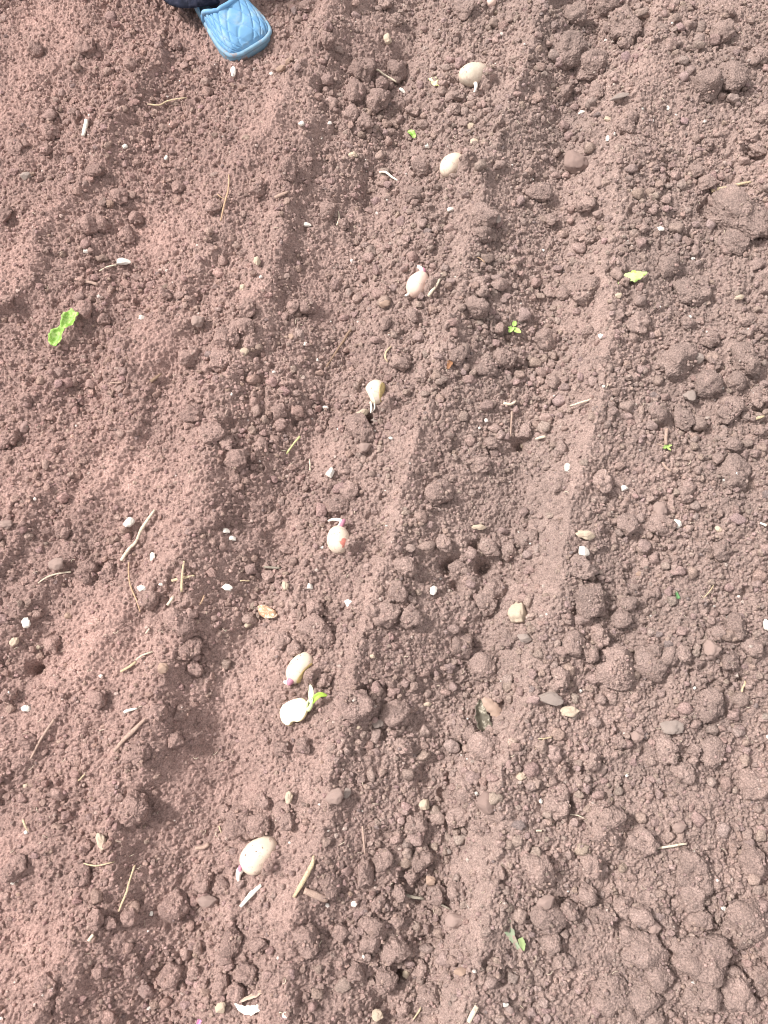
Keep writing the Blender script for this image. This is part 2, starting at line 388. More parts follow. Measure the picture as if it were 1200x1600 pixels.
# ------------------------------------------------------------------ clods, traced tile by tile (enlarged-tile coordinates: x, y, radius; /3 = photo pixels)
TILES = {
(0,0): "405 225 42;165 225 30;610 300 26;650 300 20;820 215 24;990 335 38;75 690 36;230 620 36;450 800 30;400 1060 45;480 1050 30;590 1100 36;640 1025 30;560 920 34;1000 970 30;20 1010 36;215 700 24;835 880 24;120 525 22",
(400,0): "240 30 26;490 330 52;585 395 30;475 440 46;560 480 50;660 330 44;335 400 30;330 185 30;630 245 22;655 95 25;450 540 38;505 575 36;950 450 28;740 520 30;770 780 34;330 990 36;150 800 46;410 1050 24;740 910 34;1075 1015 48;1065 1100 34;810 1130 28;600 20 30;970 40 45;930 510 24;10 880 38",
(800,0): "245 235 70;515 115 72;300 85 46;375 310 60;395 430 34;985 155 45;1010 370 62;930 400 60;520 205 25;125 905 45;350 940 44;340 1100 58;1060 1000 105;920 680 26;855 800 28;910 860 34;1040 1130 48;1140 270 40;1000 40 40;1180 540 40;1120 640 30;180 1030 26;530 580 46;240 440 34;1150 700 38;440 20 48",
(0,400): "1065 370 56;1040 490 50;890 470 44;45 850 52;1060 880 28;980 830 48;395 250 38;340 690 24;125 670 28;490 300 26;770 180 32;35 210 26;1160 250 34;1150 330 36;900 740 38;255 900 24;470 780 24;1110 960 44;560 1000 24",
(400,400): "1055 150 46;1030 250 46;1165 480 52;1085 525 42;940 465 36;1140 135 28;680 490 46;175 240 30;500 815 54;600 320 28;505 215 22;735 280 30;240 240 42;110 730 34;440 1100 38;375 1170 46;780 565 26;1040 730 24;850 1110 52;1100 880 28;1060 980 34;910 300 34;20 900 34",
(800,400): "345 160 66;860 170 70;350 350 28;160 385 40;590 315 44;820 315 30;780 500 72;910 590 54;1100 490 55;1050 590 36;950 500 28;20 480 44;1190 110 50;680 730 40;1010 730 54;800 760 44;1150 665 44;1150 815 26;1045 1030 62;230 900 30;210 930 26;220 1060 44;425 1060 40;1035 880 34;610 1005 24;810 1120 34;190 590 34;75 590 24;1110 910 22;1100 300 34;740 45 44;185 160 30;240 170 30;930 390 34;1180 320 34;60 830 30",
(0,800): "410 270 54;500 285 36;870 70 24;830 510 50;880 650 48;910 730 30;250 620 34;80 385 24;640 1130 54;820 1070 34;130 1080 34;740 940 38;670 705 24;460 870 38;300 80 38;40 860 30;690 410 38;1010 30 44;850 940 34",
(400,800): "285 545 58;320 595 40;120 600 34;185 640 30;275 455 42;620 480 50;545 465 28;660 370 40;700 250 44;1090 170 40;1180 190 34;950 265 40;1110 370 54;1080 430 44;1080 730 78;450 900 70;650 960 58;690 1100 38;970 1030 60;1080 1110 66;60 300 30;720 490 44;960 640 48;320 790 28;130 1110 44;220 1100 34;90 30 30;880 150 34;1180 600 34;850 700 24",
(800,800): "480 740 92;650 715 60;365 400 66;320 270 58;550 430 34;510 500 40;365 655 38;410 590 40;540 60 44;700 60 54;75 125 40;740 675 36;805 660 32;665 650 28;970 570 34;1050 540 48;1020 690 44;1130 640 40;290 620 44;920 890 58;720 1110 58;940 1130 54;860 1120 28;500 1080 28;220 790 44;370 1160 44;980 180 38",
(0,1200): "620 195 60;1140 265 70;1060 205 34;950 525 44;1040 555 34;390 370 34;370 510 48;820 650 56;450 710 34;520 730 28;600 700 34;910 965 28;950 1015 28;1050 890 34;1040 1010 40;1160 960 48;225 1020 42;180 1150 48;1120 600 30;800 970 52;615 935 34;1110 1050 38;1090 810 48;60 480 48;210 1110 34;590 120 24;460 960 26",
(400,1200): "550 775 62;770 430 56;740 280 50;510 490 44;600 1000 50;820 1080 60;20 270 46;140 230 46;30 160 34;725 510 28;990 115 48;1050 275 38;845 590 42;940 590 42;600 430 40;660 710 30;470 960 38;780 950 30;240 800 52;395 770 34;15 830 34;940 230 44;640 860 56;340 540 46;670 590 28;300 600 34;450 770 28;690 1130 30;570 640 34",
(800,1200): "200 170 66;430 255 86;620 350 60;130 480 70;370 460 50;155 700 56;265 670 44;850 470 82;610 880 86;690 960 60;480 1060 86;620 1070 62;870 890 110;880 1060 80;1040 1030 80;1110 740 92;240 910 38;185 825 44;430 690 58;600 690 44;850 620 50;950 545 30;350 590 40;540 790 34;660 1180 44;1130 430 58;1160 980 50;1150 80 58;520 640 40;1180 830 40;1130 1120 30;560 1160 44;800 20 40;880 700 44",
}
# potatoes, cut piece, clog: keep loose soil off their tops (photo px, py, radius)
KEEP = [(740,118,22),(706,256,20),(654,442,22),(586,615,20),(530,838,26),(467,1045,24),(403,1337,30),(464,1112,26),(490,1092,16),(380,45,60),
        (103,518,26),(680,132,10),(984,440,18),(802,512,12),(757,1118,22),(800,1455,22),(395,1572,22),(808,958,16),(193,411,11),(475,1372,20),(390,1400,18),(1142,292,18),(643,213,10),(1039,698,8)]
clods = []
for (ox, oy), s in TILES.items():
    for q in s.split(';'):
        a, b, r = map(float, q.split()); clods.append((ox + a / 3, oy + b / 3, r / 3))
clods.sort(key=lambda c: -c[2]); clods = clods[:300]
rr = random.Random(5)
BIG = [lump_mesh('clod_mesh', 6, 100 + i, M_CLOD, low=.50, gr=.125, fine=.08, facets=2, grf=8.5) for i in range(12)]
MID = [lump_mesh('clod_mesh', 5, 140 + i, M_CLOD, low=.54, gr=.14, fine=.08, facets=3, grf=5.5) for i in range(16)]
CLODPOS = []
for cx, cy, r in clods:
    if any(math.hypot(cx - a, cy - b) < k * 0.8 + r * 0.7 for a, b, k in KEEP): continue
    big = r > 15
    R_ = r * scale_at(cx, cy) * 1.10
    p = ground(cx, cy)
    me = rr.choice(BIG if big else MID)
    o = bpy.data.objects.new('soil_clod', me); COL.objects.link(o)
    sx, sy, sz = R_ * rr.uniform(.92, 1.12), R_ * rr.uniform(.85, 1.05), R_ * rr.uniform(.68, .88)
    o.scale = (sx, sy, sz); o.rotation_euler = (rr.uniform(-.4, .4), rr.uniform(-.4, .4), rr.uniform(0, 6.28))
    o.location = p + Vector((0, 0, -sz * (0.02 if r < 20 else 0.12)))
    CLODPOS.append((p.x, p.y, o.location.z, R_, sz))
    tag(o, 'soil clod', None, 'clods of soil lying on the furrows')
    size = 'huge' if r > 27 else 'large' if r > 19 else 'medium-sized' if r > 13.5 else 'small'
    pend(o, size + ' crumbly brown soil clod', cx, cy)

# ------------------------------------------------------------------ loose crumbs nobody could count: ONE object
def crumb_field(n, rlo, rhi, level, seeds, sel, gr, seed, power=2.2, at=None, area=(-0.92, 0.92, -0.56, 1.45)):
    rs = np.random.default_rng(seed)
    if at is not None: n = len(at)
    x = rs.uniform(area[0], area[1], n * 3); y = rs.uniform(area[2], area[3], n * 3)
    ok = rs.random(n * 3) < sel(x, y)
    px, py = pix(x, y)
    for a, b, k in KEEP: ok &= np.hypot(px - a + (3 if k > 17 else 0), py - b + (3 if k > 17 else 0)) > k * .80
    x = x[ok][:n]; y = y[ok][:n]
    if at is not None: x, y = at[:, 0], at[:, 1]
    m = len(x)
    r = rlo + (rhi - rlo) * rs.random(m) ** power
    z = samp(H, x, y) + r * 0.30
    if at is not None: z = np.maximum(z, at[:, 2] + r * .15)
    protos = [lump(level, s, low=.60 if level > 1 else .48, gr=gr, fine=.07 if level > 2 else 0, facets=5, grf=2.6) for s in seeds]
    V = []; F = []; T = []; off = 0; which = rs.integers(0, len(protos), m)
    for k, (pv, pf) in enumerate(protos):
        q = np.where(which == k)[0]; c = len(q)
        if not c: continue
        A = rs.uniform(0, 6.283, (c, 3)); ca, sa = np.cos(A), np.sin(A)
        Rz = np.zeros((c, 3, 3)); Rz[:, 0, 0] = ca[:, 0]; Rz[:, 0, 1] = -sa[:, 0]; Rz[:, 1, 0] = sa[:, 0]; Rz[:, 1, 1] = ca[:, 0]; Rz[:, 2, 2] = 1
        Rx = np.zeros((c, 3, 3)); Rx[:, 0, 0] = 1; Rx[:, 1, 1] = ca[:, 1]; Rx[:, 1, 2] = -sa[:, 1]; Rx[:, 2, 1] = sa[:, 1]; Rx[:, 2, 2] = ca[:, 1]
        S = np.stack([rs.uniform(.8, 1.25, c), rs.uniform(.8, 1.1, c), rs.uniform(.65, 1, c)], -1) * r[q][:, None]
        M = Rz @ Rx
        w = np.einsum('cij,vj->cvi', M, pv) * S[:, None, :] + np.stack([x[q], y[q], z[q]], -1)[:, None, :]
        V.append(w.reshape(-1, 3)); nv = len(pv)
        F.append((pf[None] + (np.arange(c) * nv)[:, None, None] + off).reshape(-1, 3)); off += c * nv
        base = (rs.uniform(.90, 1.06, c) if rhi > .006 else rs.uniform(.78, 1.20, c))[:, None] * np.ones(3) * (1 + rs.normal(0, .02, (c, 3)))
        grit_pick = rs.random(c)  # random draw: a few grains are pale grit, a few darker
        if rhi > .006: grit_pick *= .98
        base[grit_pick > .9945] = np.array([2.1, 2.7, 2.8]); base[(grit_pick > .982) & (grit_pick <= .9945)] = np.array([1.4, 1.55, 1.55])
        base[(grit_pick > .972) & (grit_pick <= .980)] = np.array([.75, .8, .85])
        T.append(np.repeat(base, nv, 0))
    return np.concatenate(V), np.concatenate(F), np.concatenate(T)
parts = []
parts.append(crumb_field(60000, .0016, .0042, 1, range(200, 208), lambda x, y: 0.25 + 0.75 * rough(x, y), 0, 1))
parts.append(crumb_field(7500, .0034, .0072, 2, range(220, 230), lambda x, y: np.clip(rough(x, y) * 1.3 - .35, 0.02, 1), .05, 2))
parts.append(crumb_field(1000, .0065, .0105, 3, range(240, 250), lambda x, y: np.clip(rough(x, y) * 1.5 - .55, 0, 1) * (0.3 + 0.7 * sstep(-.4, .3, x)), .16, 3, 1.5))
rs_ = np.random.default_rng(77); ride = []
for cx, cy, cz, R_, sz in CLODPOS:
    k = int(26 * (R_ / .02) ** 2)
    rho = np.sqrt(rs_.random(k)) * .98; a_ = rs_.random(k) * 6.283
    ride.append(np.stack([cx + rho * R_ * np.cos(a_), cy + rho * R_ * np.sin(a_), cz + sz * .93 * np.sqrt(1 - rho ** 2)], -1))
parts.append(crumb_field(0, .0013, .0036, 1, range(260, 266), lambda x, y: x * 0, 0, 4, 2.0, np.concatenate(ride)))
outer = lambda x, y: ((np.abs(x) > .86) | (y > 1.4) | (y < -.52)) * 1.0          # the bed goes on beyond the frame
parts.append(crumb_field(14000, .0035, .011, 1, range(270, 276), outer, 0, 5, 2.0, None, (-1.7, 1.7, -1.1, 2.8)))
off = 0; VV = []; FF = []; TT = []; SM = []
for (v, f, t), sm_ in zip(parts, (False, False, True, False, False)):
    SM.append(np.full(len(f), sm_))
    VV.append(v); FF.append(f + off); TT.append(t); off += len(v)
VV = np.concatenate(VV); FF = np.concatenate(FF); TT = np.concatenate(TT); del parts
me = bpy.data.meshes.new('soil_crumbs')
me.vertices.add(len(VV)); me.vertices.foreach_set('co', VV.astype(np.float32).ravel())
me.loops.add(FF.size); me.loops.foreach_set('vertex_index', FF.astype(np.int32).ravel())
me.polygons.add(len(FF)); me.polygons.foreach_set('loop_start', (np.arange(len(FF)) * 3).astype(np.int32))
me.update(calc_edges=True)
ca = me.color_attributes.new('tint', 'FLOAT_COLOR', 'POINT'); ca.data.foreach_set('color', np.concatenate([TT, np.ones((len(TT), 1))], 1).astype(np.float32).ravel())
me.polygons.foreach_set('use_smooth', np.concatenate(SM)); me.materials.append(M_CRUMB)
o = bpy.data.objects.new('soil_crumbs', me); COL.objects.link(o)
tag(o, 'soil crumbs', 'fine brown soil crumbs and grit covering the whole bed', None, 'stuff')
del VV, FF, TT

# ------------------------------------------------------------------ potatoes
SKIN = plain('potato_skin', (.66, .55, .45), .65, .3, .12, 60, (.42, .31, .26), 120, .54, .70, .0005)
SKIN_PINK = plain('pinkish_potato_skin', (.68, .51, .44), .65, .3, .12, 60, (.44, .32, .27), 120, .58, .74, .0005)
SKIN_DUSTY = plain('dusty_potato_skin', (.56, .48, .395), .75, .25, .2, 80, (.40, .31, .26), 90, .50, .68, .0005)
FLESH = plain('potato_flesh', (.86, .82, .66), .6, .35, .06, 80)
YELLOW = plain('drying_potato_flesh', (.62, .50, .24), .6, .3, .3, 120)
SPROUT_W = plain('white_sprout', (.74, .68, .62), .5, .4, .08, 80)
SPROUT_P = plain('purple_pink_sprout', (.46, .20, .28), .6, .4, .25, 120)
REDSPOT = plain('raw_red_patch', (.58, .22, .18), .6, .3, .2, 200)
EYE = plain('potato_eye', (.16, .11, .09), .9, .1, .2, 200)
def potato_shape(a, b, c, seed, level=5):
    v, f = ico(level)
    r = 1 + .10 * vn3(v * 1.2 + seed, seed) + .03 * vn3(v * 3 + seed, seed + 1)
    p = v * r[:, None]; p[:, 0] *= a; p[:, 1] *= b * (1 - .10 * v[:, 0]); p[:, 2] *= c
    return p, f
def potato(px, py, Lp, Wp, ang, mat, label, seed, lift=.30, dirty=0, cuts=(), cutmats=(), sprouts=(), eyes=(), patch=None):
    """Lp/Wp: half length and half width in photo px, ang: direction of the long axis in the picture (deg, counter-clockwise from right)"""
    s = scale_at(px, py); a, b = Lp * s, Wp * s; c = b * .95
    p0 = ground(px, py); root = empty('seed_potato', p0 + Vector((0, 0, c * (lift - .20) - .004)))
    root.rotation_euler = (0, 0, R(ang))
    v, f = potato_shape(a, b, c, seed)
    bm = bmesh.new(); vs = [bm.verts.new(q) for q in v]; bm.verts.ensure_lookup_table()
    for t in f: bm.faces.new([vs[i] for i in t])
    caps = []
    for nrm, dist in cuts:
        nrm = Vector(nrm).normalized()
        res = bmesh.ops.bisect_plane(bm, geom=bm.verts[:] + bm.edges[:] + bm.faces[:], plane_co=nrm * dist * b, plane_no=nrm, clear_outer=True)
        ed = [e for e in bm.edges if e.is_boundary]
        if ed:
            fc = bmesh.ops.contextual_create(bm, geom=ed)['faces']
            ring = [[q.co.copy() for q in w.verts] for w in fc]
            bmesh.ops.triangulate(bm, faces=fc)
            caps.append((nrm, ring))
    me = bpy.data.meshes.new('skin'); bm.to_mesh(me); bm.free()
    body = link('skin', me, [mat], root)
    for (nrm, rings), cm in zip(caps, cutmats):
        for rg_ in rings[:1]:
            cen = sum(rg_, Vector()) / len(rg_); n_ = len(rg_)
            vv = []; ff = []
            for lv, (k, up) in enumerate(((1.0, .0002), (.985, .0009), (.6, .0014), (.25, .0016))):
                vv += [cen + (q - cen) * k + nrm * up for q in rg_]
            for lv in range(3):
                for i in range(n_): ff.append((lv * n_ + i, lv * n_ + (i + 1) % n_, (lv + 1) * n_ + (i + 1) % n_, (lv + 1) * n_ + i))
            vv.append(cen + nrm * .0016)
            for i in range(n_): ff.append((3 * n_ + i, 3 * n_ + (i + 1) % n_, 4 * n_))
            m2 = mesh_of(vv, ff); b2 = bmesh.new(); b2.from_mesh(m2); bmesh.ops.recalc_face_normals(b2, faces=b2.faces); b2.to_mesh(m2); b2.free()
            link('cut_face', m2, [cm], root)
    def on(th, ph):
        """a point on the skin: th degrees round from the long axis (seen from above), ph degrees up"""
        d = Vector((math.cos(R(th)) * math.cos(R(ph)), math.sin(R(th)) * math.cos(R(ph)), math.sin(R(ph))))
        i = int(np.argmax(ico(5)[0] @ np.array(d[:]))); return Vector(v[i])
    for th, ph, sz in eyes:
        q = on(th, ph); w, ff = lump(2, seed + int(th) % 360 + 7, low=.3, gr=0, fine=0, facets=1)
        nn = Vector((q.x / a / a, q.y / b / b, q.z / c / c)).normalized(); rot = nn.to_track_quat('Z', 'Y').to_matrix()
        w = w * np.array([sz, sz * .55, sz * .22]) * .001
        link('eye', mesh_of([q + rot @ Vector(t) for t in w], ff.tolist()), [EYE], root)
    if patch:
        th, ph, sz = patch; q = on(th, ph); nn = Vector((q.x / a / a, q.y / b / b, q.z / c / c)).normalized()
        # a scraped patch: skin faces near q lifted a hair and coloured
        bm = bmesh.new(); vs = [bm.verts.new(Vector(t) * 1.004 + nn * .0002) for t in v]
        for t in f:
            cc = Vector((v[t[0]] + v[t[1]] + v[t[2]]) / 3); dd = (cc - q); lim = sz * .001 * (1 + .9 * float(vn3(np.array([[cc.x, cc.y, cc.z]]) * 260, 5)[0]))
            if dd.length < lim: bm.faces.new([vs[i] for i in t])
        for w in [w for w in bm.verts if not w.link_faces]: bm.verts.remove(w)
        m2 = bpy.data.meshes.new('patch'); bm.to_mesh(m2); bm.free(); link('red_patch', m2, [REDSPOT], root)
    for sp in sprouts:
        th, ph, pts, r0, r1, mt = sp      # pts: offsets in photo px (right, up-in-picture, height px)
        q = on(th, ph); ir = Matrix.Rotation(-R(ang), 3, 'Z')
        line = [q * .93] + [q + ir @ (Vector(t) * s) for t in pts]
        link('sprout', tube(line, [r0 * s * 1.1] + [r0 * s + (r1 - r0) * s * (i / max(1, len(pts) - 1)) for i in range(len(pts))], 10, seed), [mt], root)
    tag(root, 'potato', label, 'seed potatoes laid along the furrow')
    return root
def smooth_line(pts, n):
    pts = [Vector(p) for p in pts]
    if len(pts) == 2: return [pts[0].lerp(pts[1], i / (n * 2)) for i in range(n * 2 + 1)]
    out = []
    for i in range(len(pts) - 1):
        p0 = pts[max(0, i - 1)]; p1 = pts[i]; p2 = pts[i + 1]; p3 = pts[min(len(pts) - 1, i + 2)]
        for k in range(n):
            t = k / n
            out.append(.5 * ((2 * p1) + (p2 - p0) * t + (2 * p0 - 5 * p1 + 4 * p2 - p3) * t * t + (3 * p1 - p0 - 3 * p2 + p3) * t ** 3))
    out.append(pts[-1]); return out
def tube(pts, rad, seg=8, seed=0, flatten=1.0, rough_=0.0, nsub=5):
    rs = random.Random(seed)
    line = smooth_line(pts, nsub); m = len(line)
    rad = [rad] * len(pts) if isinstance(rad, (int, float)) else rad
    rr_ = [float(np.interp(i / (m - 1) * (len(pts) - 1), range(len(pts)), rad)) for i in range(m)]
    V = []; F = []
    for i, p in enumerate(line):
        t = (line[min(m - 1, i + 1)] - line[max(0, i - 1)]).normalized()
        side = t.cross(Vector((0, 0, 1)))
        side = side.normalized() if side.length > .05 else Vector((1, 0, 0)); up = side.cross(t).normalized()
        for k in range(seg):
            a = 2 * math.pi * k / seg; r = rr_[i] * (1 + rough_ * rs.uniform(-1, 1))
            V.append(p + side * math.cos(a) * r + up * math.sin(a) * r * flatten)
    for i in range(m - 1):
        for k in range(seg): F.append((i * seg + k, i * seg + (k + 1) % seg, (i + 1) * seg + (k + 1) % seg, (i + 1) * seg + k))
    F.append(tuple(range(seg))[::-1]); F.append(tuple((m - 1) * seg + k for k in range(seg)))
    return mesh_of(V, F)

potato(740,117,23,17.5,14,SKIN_DUSTY,'dusty greyish beige potato half buried nearest the top of the furrow',1,lift=.45,eyes=((150,40,1.6),(200,48,1.2),(60,70,1.0)),
       sprouts=((262,5,((1,-5,2),(0,-11,2),(-2,-16,0)),3.0,1.6,SPROUT_W),))
potato(706,257,22,15.5,52,SKIN,'egg-shaped pale potato with two small dark marks, its right side buried',2,lift=.40,eyes=((120,52,1.3),(95,66,1.0),(150,60,.9)))
potato(653,444,23,16.5,63,SKIN_PINK,'smooth pinkish potato with a short white and pink sprout on top',3,lift=.42,
       sprouts=((8,25,((-3,4,1),(-8,7,0)),3.2,2.6,SPROUT_W),(-4,24,((-1,2,1),(-3,4,1)),2.8,2.2,SPROUT_P),(165,2,((-3,-2,0),(-6,-2,-1)),2.2,1.2,SPROUT_W)))
potato(587,613,20,18,80,SKIN,'cut pale potato with yellow cut edges and two thin roots',4,lift=.42,cuts=(((-.62,.78,.06),.52),((.05,-.95,.34),.60)),cutmats=(FLESH,YELLOW),
       sprouts=((185,-8,((0,-7,1),(-4,-13,0)),1.3,.6,SPROUT_W),(165,5,((2,-9,1),(1,-17,0)),1.6,.8,SPROUT_W)),eyes=((100,72,1.3),))
potato(529,843,22,18,95,SKIN,'round pale potato with a raw red patch and a white sprout above it',5,lift=.42,eyes=((50,62,1.2),(-30,66,1.0),(20,78,.8)),patch=(-125,52,7),
       sprouts=((-12,5,((3,4,3),(0,8,4),(-11,9,2),(-18,7,0)),3.4,1.6,SPROUT_W),(-18,10,((3,4,4),(5,9,2)),3.2,2.6,SPROUT_P)))
potato(469,1043,27,17.5,58,SKIN,'pale potato with a purple sprouting lower end and a brownish yellow cut edge',6,lift=.42,cuts=(((-.10,-.95,.30),.66),),cutmats=(YELLOW,),eyes=((40,40,1.3),(60,55,.9)),
       sprouts=((178,22,((-1,-2,1),(-3,-5,0)),5.0,3.4,SPROUT_P),(172,12,((-4,-2,0),(-9,0,0)),4.0,1.2,SPROUT_W)))
potato(404,1336,33,24,42,SKIN,'largest potato in the furrow, pale with a thick white sprout at its lower left',7,lift=.38,eyes=((120,46,1.7),(20,58,1.4),(60,70,1.2),(75,40,1.2)),
       sprouts=((172,6,((-3,-5,0),(-4,-12,0),(-3,-21,0)),5.5,1.8,SPROUT_W),(165,14,((-1,-3,1),(1,-6,1)),3.4,2.4,SPROUT_P)))
potato(768,1,8,7,20,SKIN_PINK,'small pinkish potato showing at the very top edge of the furrow',8,lift=.3)
LM = [('the dusty greyish potato',740,117),('the egg-shaped pale potato',706,257),('the smooth pinkish potato',653,444),('the yellow-edged cut potato',587,613),
      ('the potato with the red patch',529,843),('the purple-ended potato',469,1043),('the largest potato',404,1336)]
for q in LM: landmark(*q)
# the white cut piece, face up, with its green shoot
def cut_piece():
    px, py = 462, 1112; s = scale_at(px, py); p0 = ground(px, py)
    root = empty('seed_potato', p0 + Vector((0, 0, .003))); root.rotation_euler = (R(-8), R(-14), R(24))
    out = [(-23,2),(-21,10),(-14,17),(-5,19),(5,19),(14,17),(21,13),(24,6),(22,-3),(17,-11),(9,-17),(1,-18),(-4,-15),(-9,-14),(-14,-17),(-19,-14),(-23,-7)]
    pts = smooth_line([(x * s, y * s * .92, 0) for x, y in out] + [(out[0][0] * s, out[0][1] * s * .92, 0)], 3)[:-1]; n_ = len(pts)
    V = []; F = []
    for k, z in ((1.0, .0075), (1.03, .004), (.97, -.002), (.75, -.008), (.35, -.011)):
        V += [(p.x * k, p.y * k, z) for p in pts]
    for l_ in range(4):
        for i in range(n_): F.append((l_ * n_ + i, (l_ + 1) * n_ + i, (l_ + 1) * n_ + (i + 1) % n_, l_ * n_ + (i + 1) % n_))
    F.append(tuple(4 * n_ + i for i in range(n_))[::-1]); F.append(tuple(range(n_)))
    link('skin', mesh_of(V, F), [plain('yellowish_peel', (.66, .58, .36), .6, .3, .15, 80)], root)
    V = []; F = []
    for k, z in ((.99, .0077), (.93, .0088), (.6, .0094), (.25, .0096)):
        V += [(p.x * k, p.y * k, z) for p in pts]
    for l_ in range(3):
        for i in range(n_): F.append((l_ * n_ + i, l_ * n_ + (i + 1) % n_, (l_ + 1) * n_ + (i + 1) % n_, (l_ + 1) * n_ + i))
    F.append(tuple(3 * n_ + i for i in range(n_)))
    link('cut_face', mesh_of(V, F), [FLESH], root)
    GR = plain('shoot_green', (.28, .42, .06), .5, .4, .25, 100); PG = plain('pale_shoot', (.55, .62, .36), .5, .4, .2, 100)
    inv = Matrix.Rotation(-R(24), 3, 'Z')
    def T(pl): return [inv @ (Vector(t) * s) for t in pl]
    link('sprout', tube(T([(20,6,3),(24,4,6),(29,10,9),(31,18,10)]), [3.4*s,3.6*s,3.2*s,2.2*s], 10, 3), [PG], root)
    link('sprout', tube(T([(21,8,4),(22,14,7),(26,19,8)]), [2*s,2.4*s,1.4*s], 8, 4), [PG], root)
    for pl, w, mt in (([(29,12,9),(30,22,12),(29,33,11),(25,41,8)], 4.2, plain('pale_green_leaf', (.62,.72,.50), .5, .4, .15, 100)), ([(31,13,9),(36,20,12),(44,26,11),(54,25,7)], 4.6, GR)):
        L = smooth_line(T(pl), 5); V = []; F = []
        for i, p in enumerate(L):
            t = (L[min(len(L)-1,i+1)] - L[max(0,i-1)]).normalized(); sd = t.cross(Vector((0,0,1))).normalized(); ww = w * s * math.sin(math.pi * min(1, (i + 1.2) / (len(L) + .6))) ** .7
            for k in (-1, -.5, 0, .5, 1): V.append(p + sd * ww * k + Vector((0, 0, abs(k) * ww * .55)))
            for k in (1, .5, 0, -.5, -1): V.append(p + sd * ww * k + Vector((0, 0, abs(k) * ww * .55 - .0006)))
        for i in range(len(L) - 1):
            for k in range(10): F.append((i*10+k, (i+1)*10+k, (i+1)*10+(k+1)%10, i*10+(k+1)%10))
        F.append(tuple(range(10))); F.append(tuple(len(V)-10+k for k in range(10))[::-1])
        link('leaf', mesh_of(V, F), [mt], root)
    tag(root, 'potato', 'white cut potato piece lying face up with a small green shoot', 'seed potatoes laid along the furrow')
cut_piece(); landmark('the white cut potato', 462, 1112)

# ------------------------------------------------------------------ leaves and seedlings
def leaf(px, py, pts, widths, mat, label, heights=None, fold=.5, name='fallen_leaf', wave=.0, lift=.006, seed=1, side2=None, lm=None, cat='leaf'):
    """pts: midrib as photo-pixel offsets (right, up); widths: half widths in px along it"""
    s = scale_at(px, py); p0 = ground(px, py, H); root = None
    heights = heights or [0] * len(pts)
    L = smooth_line([(a * s, b * s, h * s) for (a, b), h in zip(pts, heights)], 8); m = len(L); rs = random.Random(seed)
    V = []; F = []; NK = 9; ph = rs.uniform(0, 6)
    for i, p in enumerate(L):
        u = i / (m - 1); t = (L[min(m-1,i+1)] - L[max(0,i-1)]).normalized(); sd = t.cross(Vector((0,0,1))).normalized()
        w = float(np.interp(u * (len(widths) - 1), range(len(widths)), widths)) * s
        row = []
        for j in range(NK):
            k = j / (NK - 1) * 2 - 1
            row.append(p + sd * w * k * (1 + .10 * math.sin(27 * u + ph + k) + .07 * math.sin(61 * u + 2 * ph - 2 * k)) + Vector((0, 0, fold * abs(k) ** 1.4 * w + wave * w * math.sin(14 * u + 2.5 * k + ph) * abs(k))))
        V += row + [q - Vector((0, 0, .00045)) for q in row[::-1]]
    N2 = NK * 2
    for i in range(m - 1):
        for k in range(N2): F.append((i*N2+k, (i+1)*N2+k, (i+1)*N2+(k+1)%N2, i*N2+(k+1)%N2))
    F.append(tuple(range(N2))); F.append(tuple((m-1)*N2+k for k in range(N2))[::-1])
    me = mesh_of(V, F); bm = bmesh.new(); bm.from_mesh(me); bmesh.ops.recalc_face_normals(bm, faces=bm.faces); bm.to_mesh(me); bm.free()
    o = link(name, me, [mat]); o.location = p0 + Vector((0, 0, lift)); tag(o, cat, label, 'leaves and leaf scraps on the soil')
    if lm: landmark(lm, px, py)
    return o
LG = plain('fresh_green_leaf', (.21, .40, .06), .5, .4, .35, 110, (.42, .58, .20), 110, .48, .60, .0006)
LP = plain('pale_green_leaf', (.50, .68, .28), .6, .3, .2, 90, (.36, .52, .12), 90, .52, .62)
LY = plain('yellowing_leaf', (.78, .78, .46), .5, .4, .15, 60, (.55, .62, .2), 60, .56, .64)
LGREY = plain('dusty_grey_green_leaf', (.26, .31, .215), .8, .2, .25, 70, DIRT, 110, .50, .60)
LDRY = plain('dry_olive_leaf', (.12, .105, .08), .6, .35, .3, 80, (.40, .37, .30), 90, .56, .66)
LBR = plain('dry_brown_leaf', (.40, .29, .235), .7, .3, .2, 80)
leaf(103, 518, [(-14,-28),(-10,-18),(-4,-8),(1,0),(8,10),(14,21),(16,31)], [5,11,9,4.5,11,12,4], LG, 'bright yellow-green twisted leaf lying alone on the left side', [2,3,5,8,5,5,7], fold=.6, wave=.24, lift=.007, lm='the bright green leaf')
leaf(984, 441, [(-24,-9),(-10,-2),(2,1),(12,4),(23,9)], [1,6.5,9.5,5.5,1], LP, 'pale green crumpled leaf with pointed tips on the ridge crest', [0,4,6,5,2], fold=-.1, wave=.15, lift=.012, lm='the pale pointed leaf')
leaf(680, 132, [(-7,9),(-3,2),(1,-3),(10,-6)], [4,6,6,2], LY, 'small yellowish leaf scrap left of the dusty potato', [1,3,3,1], fold=.3, wave=.3, lift=.003, lm='the yellow leaf scrap')
leaf(643, 213, [(-6,6),(0,1),(5,-6)], [2,5,3], LG, 'small folded green leaf in the upper furrow', [1,3,1], fold=.6, lift=.003, lm='the small folded leaf')
leaf(800, 1455, [(-14,27),(-9,14),(-4,0),(2,-12),(13,-28)], [3,7,7,4,2], LGREY, 'dusty grey-green leaf half covered by soil near the bottom', [1,2,3,2,2], fold=.3, wave=.15, lift=.002, lm='the grey-green leaf')
leaf(814, 1473, [(-2,8),(1,0),(2,-10)], [4,5,1.5], plain('dull_green_leaf',(.27,.35,.16),.6,.3,.15,60), 'short dull green leaf tip beside the grey-green leaf', [1,2,1], fold=.3, lift=.004)
